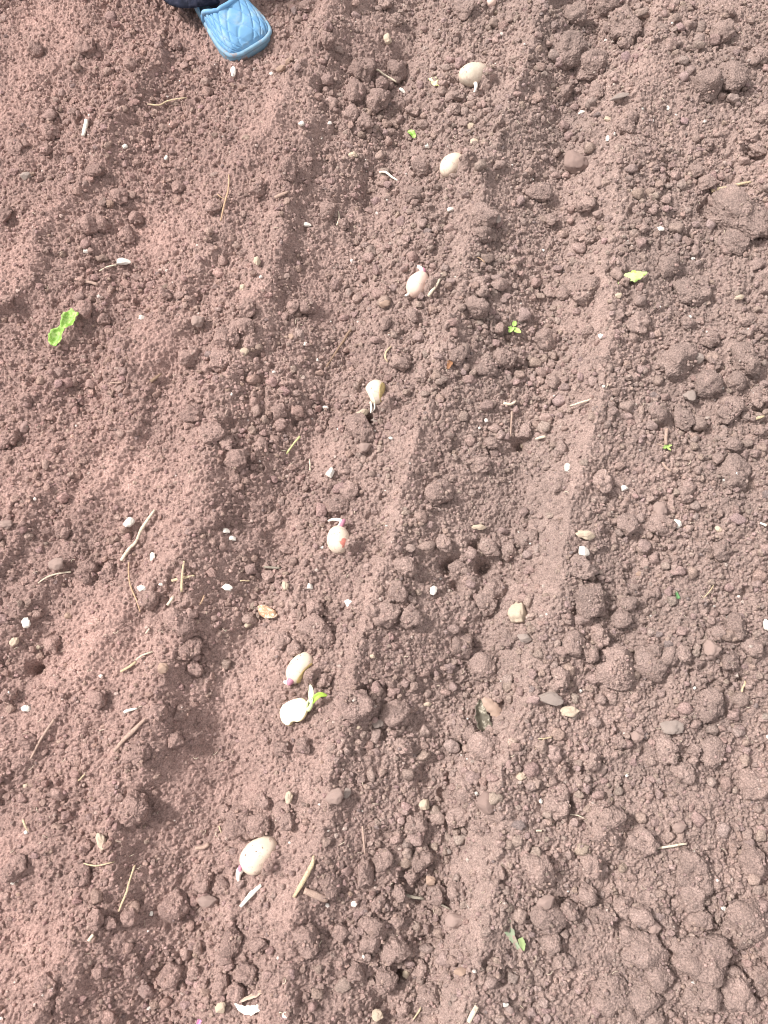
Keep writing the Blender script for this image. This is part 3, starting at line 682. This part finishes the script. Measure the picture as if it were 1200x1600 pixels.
leaf(750, 1120, [(0,27),(-2,14),(0,0),(4,-14),(8,-27)], [4,8,11,11,4], LDRY, 'long dry olive leaf, folded and dark, on the ridge slope', [6,5,4,4,2], fold=.8, wave=.1, lift=.017, lm='the dark dry leaf')
leaf(768, 1108, [(-15,17),(-6,8),(5,-3),(14,-16)], [3,9,10,4], LBR, 'dry brown curled leaf leaning against the dark dry leaf', [10,12,10,3], fold=-.5, wave=.1, lift=.006)
leaf(1057, 930, [(-2,6),(1,-6)], [1.5,3], plain('dark_green_scrap',(.10,.22,.09),.6,.3,.2,60), 'tiny dark green leaf scrap on the right plateau', [1,1], lift=.003, lm='the dark green scrap')
leaf(703, 569, [(-4,-9),(0,0),(3,8)], [2,4.5,2], plain('red_brown_leaf',(.26,.13,.07),.7,.2,.2,60), 'small red-brown leaf scrap stuck in the furrow', [1,3,1], fold=.4, lift=.002)
leaf(390, 1571, [(-22,5),(-10,-2),(4,-3),(18,-1)], [1,5,7,3], plain('white_peel',(.82,.80,.72),.6,.3,.1,80), 'white papery peel flake at the bottom edge', [1,3,3,1], fold=.35, lift=.004, lm='the white peel flake', cat='peel')
leaf(398, 1558, [(-26,-7),(-12,1),(2,6),(14,12)], [1,2.6,3.4,2.5], plain('tan_peel',(.55,.42,.33),.7,.3,.2,80,DIRT,120,.5,.6), 'thin tan peel strip just above the white peel flake', [2,5,5,2], fold=.35, lift=.003, cat='peel')
leaf(312, 1597, [(-3,-6),(2,6)], [3,3.5], plain('pink_petal',(.62,.26,.46),.5,.3,.2,80), 'bright pink sprout tip at the bottom edge', [1,2], lift=.004, cat='sprout')
leaf(614, 595+0, [(-4,-3),(4,3)], [1.5,2], LY, 'tiny yellow leaf scrap right of the yellow-edged cut potato', [1,1], lift=.006) if False else None
def seedling(px, py, blades, label, lm, stem=None):
    s = scale_at(px, py); p0 = ground(px, py, H); root = empty('weed_seedling', p0)
    G = plain('seedling_green', (.34, .52, .14), .5, .4, .2, 80)
    if stem: link('stem', tube([Vector(t) * s for t in stem], [1.6 * s, 1.2 * s, 1.0 * s], 6, 2), [MT['pinkbrown']], root)
    for cx, cy, rx, ry, an, h in blades:
        V, f = ico(3); w = V.copy(); w[:, 0] *= rx * s; w[:, 1] *= ry * s * (1 - .25 * V[:, 0]); w[:, 2] = w[:, 2] * .0007 + .0015 * (V[:, 0] ** 2 + V[:, 1] ** 2)
        m = Matrix.Rotation(R(an), 3, 'Z') @ Matrix.Rotation(R(-14), 3, 'Y')
        link('leaf', mesh_of([m @ Vector(t) + Vector((cx * s, cy * s, h * s)) for t in w], f.tolist()), [G], root)
    tag(root, 'seedling', label, 'green weed seedlings'); landmark(lm, px, py)
seedling(802, 512, [(1,5,5.2,3.6,80,5),(-4,-6,6,3.2,35,5),(5,-8,7.5,4,-40,5),(-6,-1,3,1.8,20,4)], 'bright green weed seedling with broad round leaves', 'the broad-leaved seedling', [(-1,-12,-2),(-2,-4,3),(0,0,5)])
seedling(1039, 699, [(0,3,4,1.8,60,4),(5,1,4.4,1.8,10,4),(4,-4,4,1.7,-50,4),(-3,-2,3.6,1.8,190,4),(-1,5,3,1.4,110,4)], 'tiny feathery green seedling at the end of a thin stalk', 'the feathery seedling', [(-28,8,2),(-14,5,3),(-1,0,4)])

# ------------------------------------------------------------------ stones (px, py, half w, half h, angle, colour)
STONES = [(193,411,10,6,5,'white'),(137,393,6,5,0,'white'),(195,228,4,4,0,'white'),(260,248,4,4,0,'white'),(42,276,9,6,20,'grey'),(222,498,5,5,0,'white'),
(380,450,5,6,0,'cream'),(382,549,6,6,0,'cream'),(203,817,9,8,-20,'white'),(239,871,4.5,7,10,'white'),(353,830,5,4.5,0,'white'),(363,842,6,4,0,'white'),
(222,919,7,5,0,'white'),(356,918,10,5,-25,'white'),(43,974,7,8,30,'white'),(24,1003,8,6,35,'cream'),(107,962,6,5,-20,'peach'),(41,1107,7,5.5,0,'white'),
(22,1378,6,3,0,'white'),(237,1427,3,3.5,0,'white'),(388,975,5,7,-30,'cream'),(484,917,5,5,0,'white'),(545,941,6,7,0,'white'),(677,923,7.5,7,0,'white'),
(457,527,7,6,-15,'peach'),(600,476,10,6,5,'peach'),(516,740,6,8,-30,'white'),(508,637,5,3,0,'white'),(477,538,4,3,0,'white'),(551,243,7,5,10,'cream'),
(479,352,6,4,0,'white'),(566,646,11,6,25,'cream'),(557,654,6,5,20,'white'),(587,656,7,5,10,'grey'),(886,732,5.5,7,0,'white'),(911,863,7,8.5,0,'white'),(914,836,14,8,-8,'cream'),
(1057,818,6,7,20,'white'),(1122,827,6,5,-25,'cream'),(1195,977,5,8,0,'white'),(1066,765,4,3.5,0,'white'),(975,763,6,4.5,25,'white'),(1098,666,6,5,0,'cream'),
(1077,619,10,9,0,'grey'),(1090,560,8,9,30,'grey'),(890,1112,14,8,-5,'cream'),(860,1092,18,10,-10,'grey'),(1047,1138,16,9,5,'grey'),(995,1151,10,8,0,'pink'),
(807,959,15,16,0,'cream'),(820,997,12,7,-5,'grey'),(748,824,11,5,0,'cream'),(938,526,4,4,0,'white'),(949,218,4,5,0,'white'),(1043,170,2.6,4,0,'white'),
(910,176,7,3.4,20,'white'),(968,153,14,5,20,'grey'),(1032,358,5,3.5,-10,'white'),(900,257,19,16,-70,'darkred'),(936,287,7,8,0,'pink'),(704,328,5,3.6,20,'white'),
(776,345,6,8,-20,'grey'),(735,197,6,5,0,'cream'),(741,222,6,7,30,'cream'),(662,1257,8,8,0,'cream'),(672,1376,9,7,0,'peach'),(634,1521,5.5,7,0,'cream'),(345,1573,8,7,40,'cream'),
(712,1437,18,10,10,'pink'),(720,1517,11,6,-10,'peach'),(760,1256,17,14,-25,'darkred'),(523,1242,12,10,20,'pink'),(541,1240,5,7,-30,'grey'),(446,915,5,8,10,'cream'),
(446,1585,5,4,0,'white'),(590,1585,9,8,-30,'cream'),(403,1573,4,4,0,'white'),(1075,1393,5,4.5,20,'white'),(1020,1448,11,10,0,'pink'),(325,1408,13,8,-5,'pink'),(160,1314,7,13,30,'cream'),
(90,880,11,9,0,'pink'),(12,820,11,7,0,'pink'),(1111,1015,13,13,0,'pink'),(1061,1293,9,7,0,'pink'),(255,1045,9,8,0,'peach'),(668,1100,6,4,10,'cream'),(590,1132,8,5,20,'grey'),
(559,1136,4,3.5,0,'cream'),(582,1025,4,4,0,'cream'),(997,896,5,5,-40,'peach'),(1070,828,5,6,-20,'peach'),(365,113,4,9,0,'white'),(424,117,5,3,0,'white'),(440,109,9,4.5,25,'peach'),
(450,98,5,5,0,'peach'),(402,395+14,5,8,0,'cream'),(448,432,6,6,0,'pink'),(310,503,11,9,20,'pink'),(605,63,6,9,10,'cream'),(628,142,6,3,-40,'white'),(667,229,4,4,0,'white'),(669,354,4,3,0,'cream'),
(471,194,5,4,-30,'white'),(501,217,3,2.4,0,'white'),(950,187,7,4,-30,'cream'),(1154,466,8,4,15,'cream'),(966,462,5,4,20,'cream'),(563,1198+22,4,3,0,'cream'),(853,1410,12,9,15,'pink'),
(650,1345,7,9,20,'grey'),(700,1350-20,5,4,0,'grey'),(933,356-20,8,6,20,'pink'),(600,1420-8,4,4,0,'white'),(553,1412,5,4,0,'white'),(452,1246,6,9,0,'cream'),(42,1228,5,5,0,'cream'),(41,1300,3,3,0,'white'),
(60,1106-95,4,4,0,'cream'),(570,700,8,7,0,'pink'),(540,620-2,6,3,0,'pink'),(475,450,0,0,0,''),(1030,798,10,14,10,'pink'),(1136,455+510,4,3,0,'white'),(1193,1180-60,0,0,0,''),(814,1213,7,7,-30,'cream'),(815,700-3,3,4,0,'cream')]
SPROTO = {}
NAMES = dict(white='white chalky pebble', cream='cream coloured pebble', peach='orange-tinted pebble', pink='dusty pinkish pebble', grey='grey pebble', darkred='dull red angular stone')
for k, (x, y, w, h, an, c) in enumerate(STONES):
    if not w: continue
    key = (c, k % 5)
    if key not in SPROTO:
        SPROTO[key] = lump_mesh('stone_mesh', 4, 300 + k, MS[c], low=.46, gr=.07 if c in ('pink', 'grey', 'cream') else .03, fine=.09, facets=7, grf=3.2)
    s = scale_at(x, y); p = ground(x, y, H if max(w, h) < 8 else HS)
    o = bpy.data.objects.new('stone' if max(w, h) > 11 else 'pebble', SPROTO[key]); COL.objects.link(o)
    o.scale = (w * s * 1.04, h * s * 1.04, min(w, h) * s * .8); o.rotation_euler = (0, 0, R(an))
    o.location = p + Vector((0, 0, min(w, h) * s * .10 + (.001 if max(w, h) < 8 else .003)))
    tag(o, 'stone' if max(w, h) > 11 else 'pebble', None, 'stones and pebbles in the soil')
    sz = 'large ' if max(w, h) > 11 else 'small ' if max(w, h) > 6 else 'tiny '
    pend(o, sz + ('elongated ' if max(w, h) > 1.7 * min(w, h) else '') + NAMES[c].replace('pebble', 'stone' if max(w, h) > 11 else 'pebble'), x, y)
for nm, x, y in (('the brown-stained cream stone',807,959),('the angular dull red stone',900,257),('the large white pebble',193,411),('the long cream stone',914,836),('the flat red slab',760,1256),
                 ('the purely grey stone',1047,1138),('the grey chunk',1077,619),('the white pebble at the right edge',1195,977)):
    landmark(nm, x, y)
# bark flake with a rough, peeling face
o = link('bark_flake', (lambda pf: mesh_of(pf[0] * np.array([.0175, .0085, .005]), pf[1].tolist()))(lump(4, 77, low=.4, gr=.1, fine=.1, facets=5)), [MS['orange']])
o.location = ground(418, 958) + Vector((0, 0, .006)); o.rotation_euler = (0, 0, R(-28)); tag(o, 'bark', 'orange-brown flaky piece of bark in the potato furrow'); landmark('the orange bark flake', 418, 958)

# ------------------------------------------------------------------ sticks, straws, roots: polyline in photo px, radius px, material, phrase
STICKS = [
([(241,796),(222,828),(214,845),(202,858),(189,876)],(2.0,3.0,2.4,2.8,3.6),'palestraw','long pale broken straw','the long pale straw'),
([(135,187),(133,200),(130,213)],(3.6,3.8,2.8),'white','short thick white stick','the short white stick'),
([(548,515),(530,543),(510,574)],(2.4,1.8,1.5),'brown','straight brown twig','the straight brown twig'),
([(690,429),(680,448),(669,470)],(2.4,2.0,3.2),'palestraw','cream straw with knobbed end',None),
([(1112,298),(1138,293),(1174,284)],(3.2,3.0,1.8),'straw','golden straw splinter','the golden splinter'),
([(490,1336),(487,1352),(474,1376),(459,1402)],(1.4,3.8,4.0,2.6),'straw','thick split yellow straw','the thick yellow straw'),
([(408,1383),(394,1396),(376,1416)],(2.6,4.4,2.6),'white','white spindle-shaped root piece','the white root piece'),
([(470,685),(460,694),(447,708)],(2.4,1.4,2.0),'greenstraw','short greenish straw',None),
([(213,1350),(202,1382),(194,1402),(186,1424)],(1.8,1.6,2.2,1.2),'straw','thin brown and yellow stalk','the thin standing stalk'),
([(133,1348),(150,1352),(163,1351),(178,1347)],(1.0,1.6,1.3,.9),'straw','thin curved orange straw',None),
([(230,162),(248,165),(262,160),(292,152)],(1.6,1.5,1.5,1.1),'straw','wavy pale root','the wavy root'),
([(357,272),(357,300),(350,322),(345,344)],(1.2,1.5,1.4,1.2),'root','long thin orange root',None),
([(340,305),(350,312),(355,308)],(.9,.9,.8),'root','tiny hooked orange root',None),
([(213,1034),(201,1042),(188,1050)],(2.6,2.2,1.8),'straw','pale straw chip',None),
([(238,1018),(222,1024),(214,1032)],(1.4,1.6,1.6),'palestraw','thin pale straw end',None),
([(268,908),(286,903),(304,899)],(2.2,2.8,1.4),'straw','level straw of the crossed pair','the crossed straws'),
([(287,876),(286,900),(285,925)],(1.8,2.2,2.2),'straw','upright straw of the crossed pair',None),
([(271,931),(262,946)],(2.8,2.6),'palestraw','stubby pale straw end',None),
([(59,911),(84,898),(112,894)],(1.0,1.6,1.4),'palestraw','long fine arched root','the arched root'),
([(205,880),(203,912),(213,938),(221,957)],(1.4,1.3,1.4,1.1),'root','long fine bent root',None),
([(925,622),(908,630),(888,638)],(1.6,2.0,1.2),'palestraw','thin pale straw on the ridge crest',None),
([(800,643),(799,662),(797,683)],(2.0,1.4,1.2),'pinkbrown','thin upright dusty stick',None),
([(786,629),(798,632),(806,628)],(2.4,2.6,1.4),'palestraw','short pale chip',None),
([(566,1290),(568,1312),(570,1334)],(1.6,1.8,1.4),'pinkbrown','thin dusty root stub',None),
([(85,1124),(70,1145),(58,1166),(49,1185)],(2.4,2.2,2.0,1.8),'pinkbrown','dusty brown stalk','the dusty brown stalk'),
([(228,1122),(208,1142),(192,1158),(180,1173)],(1.8,4.0,3.4,3.0),'pinkbrown','thick frayed stalk','the frayed stalk'),
([(195,1113),(204,1109),(214,1107)],(2.4,2.4,1.4),'white','short white straw chip',None),
([(1193,651),(1185,653),(1176,656)],(1.6,2.6,1.8),'straw','short yellow straw chip',None),
([(853,682),(845,684),(836,688)],(2.6,2.6,1.8),'palestraw','short cream straw chip',None),
([(632,1399),(646,1401),(662,1403)],(2.4,2.6,1.8),'grey','dull grey-brown twig',None),
([(683,1409),(693,1414),(705,1422)],(1.6,1.8,1.2),'grey','thin dark twig',None),
([(891,1273),(903,1274),(917,1281)],(1.0,1.1,.8),'palestraw','hair-thin pale root',None),
([(413,886),(425,887),(438,887)],(2.0,2.2,1.8),'grey','short grey twig',None),
([(117,436),(134,440),(153,445)],(2.0,2.8,3.0),'pinkbrown','blunt pinkish stick','the blunt pinkish stick'),
([(154,422),(168,418),(184,418)],(1.2,1.4,1.6),'palestraw','thin straw by the large white pebble',None),
([(587,107),(600,117),(619,131)],(2.2,1.8,1.4),'palestraw','thin slanting straw',None),
([(593,272),(602,273),(611,277),(624,281)],(1.4,2.2,2.0,1.2),'white','white curled root',None),
([(611,541),(603,550),(602,560),(606,566)],(1.4,1.6,1.8,1.2),'straw','small hooked yellow root',None),
([(745,1572),(739,1584),(732,1597)],(4.0,4.4,3.6),'palestraw','thick cream stick cut by the bottom edge',None),
([(1188,817),(1197,821)],(1.6,2.4),'white','white chip at the right edge',None),
([(1040,695),(1041,683),(1042,670)],(2.6,2.6,2.8),'pinkbrown','dusty peg above the feathery seedling',None),
([(1035,722),(1042,731),(1049,736)],(1.8,2.4,1.6),'pinkbrown','short dusty stick',None),
([(841,1155),(862,1152)],(.9,1.0),'straw','hair-thin yellow straw',None),
([(836,1172),(846,1160),(852,1152)],(1.0,1.0,.8),'straw','hair-thin slanting straw',None),
([(1100,934),(1108,925),(1115,915)],(1.0,1.1,.9),'straw','fine forked straw',None),
([(1160,1128-45),(1163,1064)],(2.0,1.6),'straw','small yellow splinter',None),
([(744,388+12),(750,404),(757,413)],(.9,.9,.8),'root','fine reddish root',None),
([(430,312),(440,305),(451,298)],(2.6,3.0,2.0),'pinkbrown','short blunt dusty stick',None),
([(526,352),(530,342),(528,330)],(1.4,1.8,1.2),'palestraw','small pale hooked straw',None),
([(484,718),(485,735)],(1.2,1.2),'palestraw','hair-thin upright straw',None),
([(172,603),(184,599),(194,595)],(1.2,1.3,1.1),'pinkbrown','thin dusty straw',None),
([(235,596),(245,590),(253,584)],(3.4,2.6,1.6),'brown','dark stubby twig',None),
([(738,1190+5),(752,1160-10+0)],(0,0),'','',None),
([(305,1325),(318,1324),(326,1318)],(2.6,3.4,3.4),'pinkbrown','thick dusty stub',None),
([(475,1392),(492,1397),(512,1403)],(5.0,6.0,5.0),'pinkbrown','fat dust-covered stub','the dust-covered stub'),
([(1022,1385-60),(1050,1322),(1072,1318)],(1.8,2.2,1.6),'palestraw','thin pale straw under a clod',None),
([(1000,1470),(1012,1466),(1025,1462)],(1.0,1.2,1.0),'palestraw','fine pale straw',None),
([(838,1298),(846,1298)],(1.8,1.6),'palestraw','tiny pale splinter',None),
([(1091,1345),(1091,1356)],(1.4,1.2),'straw','tiny upright splinter',None),
([(646,1592),(655,1580),(657,1574)],(1.2,1.6,1.0),'straw','thin bottom-edge straw',None),
([(736,270+0),(744,262)],(0,0),'','',None),
([(342,1290),(346,1302)],(1.6,1.4),'straw','short split straw',None),
([(128,1268-10),(134,1244)],(0,0),'','',None),
([(122,1220),(133,1210)],(1.4,1.2),'straw','tiny slanting straw',None),
([(36,1280),(40,1292),(44,1298)],(2.0,2.0,1.4),'straw','small bent straw chip',None),
([(312,945),(316,938),(319,930)],(1.0,1.4,1.0),'root','tiny orange root',None),
([(228,990),(233,982)],(1.8,1.4),'palestraw','tiny pale splinter end',None),
([(375,907),(391,908)],(1.3,1.1),'straw','tiny level straw',None),
([(138,1470),(143,1463),(147,1460)],(3,2.6,2),'palestraw','short pale chip of straw',None),
]
for k, (pl, rad, mt, phrase, lm) in enumerate(STICKS):
    if not mt: continue
    pts = []
    n_ = max(2, int(sum(math.dist(a, b) for a, b in zip(pl[:-1], pl[1:])) / 9))
    dense = smooth_line([(a, b, 0) for a, b in pl], max(1, n_ // (len(pl) - 1)))
    s = scale_at(*pl[0]); rs = random.Random(k)
    zs = []
    for q in dense:
        g_ = ground(q.x + rs.uniform(-.4, .4), q.y + rs.uniform(-.4, .4)); gz = float(samp(H, g_.x, g_.y)); g_.z = max(gz, g_.z - .002) + .0012; pts.append(g_)
    zz = [p.z for p in pts]
    for i, p in enumerate(pts):                    # stiff: bridges the small hollows
        w = zz[max(0, i - 2):i + 3]; p.z = .5 * max(w) + .5 * sum(w) / len(w) + np.mean(rad) * s * .25
    rd = [float(np.interp(i / (len(pts) - 1) * (len(rad) - 1), range(len(rad)), rad)) * s * .92 for i in range(len(pts))]
    c = sum(pts, Vector()) / len(pts)
    nm = 'root' if 'root' in phrase else 'twig' if ('twig' in phrase or 'stick' in phrase or 'stub' in phrase or 'peg' in phrase) else 'straw'
    o = link(nm, tube([p - c for p in pts], rd, 8 if max(rad) > 2 else 6, k, .75, .14, 2), [MT[mt]]); o.location = c
    tag(o, nm, None, 'straws, roots and twigs in the soil'); x, y = pl[len(pl) // 2]; pend(o, phrase, x, y)
    if lm: landmark(lm, x, y)
# hair-thin chaff: one object
def chaff():
    V = []; F = []; rs = random.Random(9)
    for _ in range(420):
        px, py = rs.uniform(-60, 1260), rs.uniform(-40, 1640)
        if any(math.hypot(px - a, py - b) < k + 8 for a, b, k in KEEP): continue
        p = ground(px, py); z = float(samp(H, p.x, p.y)) + .0016; L = rs.uniform(.003, .011); a = rs.uniform(0, 6.28); bend = rs.uniform(-.7, .7); r = rs.uniform(.00022, .0006)
        o_ = len(V)
        for i in range(5):
            t = i / 4 - .5; d = a + bend * t * 2; q = Vector((p.x + math.cos(d) * L * t, p.y + math.sin(d) * L * t, z + .0012 * math.cos(t * 3)))
            for k in range(4):
                b = math.pi / 2 * k; V.append(q + Vector((-math.sin(d) * math.cos(b) * r, math.cos(d) * math.cos(b) * r, math.sin(b) * r)))
        for i in range(4):
            for k in range(4): F.append((o_ + i*4+k, o_ + i*4+(k+1)%4, o_ + (i+1)*4+(k+1)%4, o_ + (i+1)*4+k))
        F.append(tuple(o_ + k for k in range(4))); F.append(tuple(o_ + 16 + k for k in range(4)))
    o = link('chaff', mesh_of(V, F), [MT['palestraw']]); tag(o, 'chaff', 'hair-thin pale straw fibres scattered all over the soil', None, 'stuff')
chaff()

# ------------------------------------------------------------------ the person's foot: clog and trouser leg
def clog():
    toe = ground(401, 80); s = scale_at(401, 80)
    root = empty('person', (toe.x, toe.y, toe.z - .006))
    fwd = Vector((.60, -.80, 0)).normalized(); root.rotation_euler = (0, 0, math.atan2(fwd.y, fwd.x) - math.pi / 2)   # local +Y = towards the toe
    BL = plain('blue_foam_clog', (.145, .33, .56), .6, .35, .12, 40, (.27, .38, .46), 40, .50, .74)
    SO = plain('pale_blue_sole', (.21, .37, .51), .7, .3, .2, 60, DIRT, 70, .50, .66)
    NV = plain('navy_trousers', (.020, .024, .045), .9, .2, .5, 120, (.05, .05, .075), 60, .5, .7, .0008)
    L = .262
    def halfw(t):   # t: 0 toe tip .. 1 heel
        return float(np.interp(t, [0, .012, .04, .09, .16, .30, .45, .6, .8, .93, 1], [.019, .034, .0435, .0475, .0485, .0455, .041, .037, .036, .030, .012]))
    def top(t): return float(np.interp(t, [0, .02, .05, .12, .25, .38, .5, .56], [.022, .029, .034, .040, .048, .056, .062, .064]))
    bend = lambda t: .006 * math.cos(t * 3)
    # sole
    ts = [0, .006, .012, .025, .04, .065, .09, .13, .16, .22, .3, .4, .5, .6, .7, .8, .88, .93, .97, 1]
    ring = [(halfw(t) + .003 + bend(t), -t * L + .003) for t in ts] + [(-halfw(t) - .003 + bend(t), -t * L + .003) for t in ts[::-1]]
    V = []; F = []; n_ = len(ring)
    for k, z in ((.97, 0), (1.0, .004), (1.0, .014), (.985, .019), (.90, .020)):
        V += [(x * k, (y + L / 2) * k - L / 2, z) for x, y in ring]
    for l_ in range(4):
        for i in range(n_): F.append((l_*n_+i, l_*n_+(i+1)%n_, (l_+1)*n_+(i+1)%n_, (l_+1)*n_+i))
    F.append(tuple(range(n_))[::-1]); F.append(tuple(4*n_+i for i in range(n_)))
    me = mesh_of(V, F); bm = bmesh.new(); bm.from_mesh(me); bmesh.ops.recalc_face_normals(bm, faces=bm.faces); bm.to_mesh(me); bm.free()
    shoe = empty('clog', (0, 0, 0)); shoe.parent = root
    link('sole', me, [SO], shoe)
    # quilted upper, from the toe back to the collar
    NT, NA = 150, 110; V = []; F = []
    for i in range(NT + 1):
        for j in range(NA + 1):
            a = math.pi * j / NA; k = -math.cos(a)
            te = .285 + .110 * (abs(k) ** 2.2)           # the collar curves back at the sides
            t = te * (i / NT) ** 1.25
            w = halfw(t) ; hgt = top(t) - .016
            ca, sa = math.cos(a), math.sin(a)
            x = -w * math.copysign(abs(ca) ** .62, ca); z = .016 + hgt * abs(sa) ** .70
            u = (-t * L) * 1.0; arc = (a - math.pi / 2) * .05
            fan = 1 + .9 * t
            g1 = abs(((arc * fan * 1.05 + u * .62) / .022) % 1 - .5) * 2; g2 = abs(((arc * fan * 1.05 - u * .62) / .022) % 1 - .5) * 2
            groove = max(0, (g1 - .80) / .20) ** 1.2, max(0, (g2 - .80) / .20) ** 1.2
            puff = .0016 * (min(1 - g1, 1 - g2) ** .5)
            edge = min(1, t / .02) * min(1, sa * 4)
            d = (puff * 1.0 - .0017 * max(groove)) * edge
            V.append(((x * (1 + d * 14)) + bend(t), u, z + d * (1 if sa > .3 else sa * 3)))
    for i in range(NT):
        for j in range(NA): F.append((i*(NA+1)+j, (i+1)*(NA+1)+j, (i+1)*(NA+1)+j+1, i*(NA+1)+j+1))
    me = mesh_of(V, F); up = link('upper', me, [BL], shoe)
    so = up.modifiers.new('thick', 'SOLIDIFY'); so.thickness = .0035; so.offset = -1
    rim = [Vector(V[NT*(NA+1)+j]) + Vector((0, -.001, 0)) for j in range(0, NA + 1, 5)]
    link('collar_rim', tube(rim, .0042, 10, 1, 1, 0, 2), [BL], shoe)
    # toe bumper strip
    bump = [Vector((sx * (halfw(t) + .0015) + bend(t), -t * L + .002, .021)) for sx, tt in ((1, [.30, .22, .16, .11, .07, .04, .02, .008, 0]), (-1, [0, .008, .02, .04, .07, .11, .16, .22, .30])) for t in tt]
    link('toe_bumper', tube(bump, .0042, 8, 1, 1, 0, 2), [SO], shoe)
    # heel cup behind
    V = []; F = []; hs = [.46, .52, .6, .7, .8, .88, .93, .97, 1]
    out = [(halfw(t), -t * L) for t in hs] + [(-halfw(t), -t * L) for t in hs[::-1]]
    for k, z in ((1, .016), (1.02, .035), (.97, .052), (.90, .052), (.92, .035), (.90, .018)):
        V += [(x * k, (y + .7 * L) * k - .7 * L, z) for x, y in out]
    n_ = len(out)
    for l_ in range(5):
        for i in range(n_ - 1): F.append((l_*n_+i, l_*n_+i+1, (l_+1)*n_+i+1, (l_+1)*n_+i))
    link('heel_cup', mesh_of(V, F), [BL], shoe)
    # trouser leg: hem falls over the instep, cloth gathers in folds, rising to the hem of the thigh
    V = []; F = []; NA = 72; lv = []
    for i in range(60):
        t = i / 59; z = .030 + .42 * t ** 1.1
        cx = .008 + .02 * t; cy = -.182 - .22 * t
        rx = .058 + .012 * math.exp(-t * 9) + .022 * t; ry = .066 + .020 * math.exp(-t * 8) + .018 * t
        lv.append((z, cx, cy, rx, ry, t))
    for z, cx, cy, rx, ry, t in lv:
        for j in range(NA):
            a = 2 * math.pi * j / NA
            f_ = .0045 * math.sin(z * 190 + 2.2 * math.sin(a * 2 + 1)) * math.exp(-t * 3) + .003 * math.sin(a * 5 + z * 20)
            front = max(0, math.sin(a))
            V.append((cx + (rx + f_) * math.cos(a), cy + (ry + f_) * math.sin(a), z + .012 * front * math.exp(-t * 6) ))
    for i in range(len(lv) - 1):
        for j in range(NA): F.append((i*NA+j, i*NA+(j+1)%NA, (i+1)*NA+(j+1)%NA, (i+1)*NA+j))
    F.append(tuple((len(lv)-1)*NA+j for j in range(NA)))
    tr = link('trouser_leg', mesh_of(V, F), [NV], root)
    so = tr.modifiers.new('thick', 'SOLIDIFY'); so.thickness = .002; so.offset = -1
    # the foot inside
    sock = link('foot', tube([(0, -.075, .026), (0, -.10, .028), (0, -.14, .038), (0, -.185, .065), (.004, -.22, .13), (.01, -.30, .30)], [.014, .018, .028, .034, .036, .042], 20, 1, .9, 0, 6), [plain('dark_sock', (.03, .03, .045), .9, .2, .2, 200)], root)
    root['label'] = 'person standing at the top edge in a light blue quilted clog and navy trousers'; root['category'] = 'person'
    landmark('the blue clog', 385, 50)
clog()

# ------------------------------------------------------------------ labels from the nearest landmark, made unique
for nm, x, y in (('the bottom right corner', 1200, 1600), ('the top right corner', 1200, 0), ('the bottom left corner', 0, 1600), ('the top left corner', 0, 0)):
    landmark(nm, x, y)
SECT = ['right of', 'above right of', 'above', 'above left of', 'left of', 'below left of', 'below', 'below right of']
def options(px, py):
    c = sorted(LANDMARKS, key=lambda l: math.hypot(l[1] - px, l[2] - py)); out = []
    for nm, x, y in c[:5]:
        if math.hypot(x - px, y - py) < 4: continue
        out.append(f"{SECT[int(round(math.degrees(math.atan2(y - py, px - x)) / 45)) % 8]} {nm}")
    return out
used = {}
NTH = ['nearest', 'second nearest', 'third nearest', 'fourth nearest', 'fifth nearest', 'sixth nearest', 'seventh nearest', 'eighth nearest', 'ninth nearest', 'tenth nearest']
buckets = {}
for o, ph, x, y in PENDING:
    op = options(x, y); key = None
    for q in op[:3]:
        if (ph, q) not in buckets: key = (ph, q); break
    key = key or (ph, op[0])
    buckets.setdefault(key, []).append((o, x, y))
LMD = {nm: (x, y) for nm, x, y in LANDMARKS}
for (ph, q), lst in buckets.items():
    nm = q[q.index('the '):]; lx, ly = LMD[nm]
    lst.sort(key=lambda t: math.hypot(t[1] - lx, t[2] - ly))
    for i, (o, x, y) in enumerate(lst):
        o['label'] = f"{ph} {q}" if len(lst) == 1 else f"{NTH[min(i, 9)]} {ph} {q}"
print('objects', len(COL.objects), 'clods', len(CLODPOS))
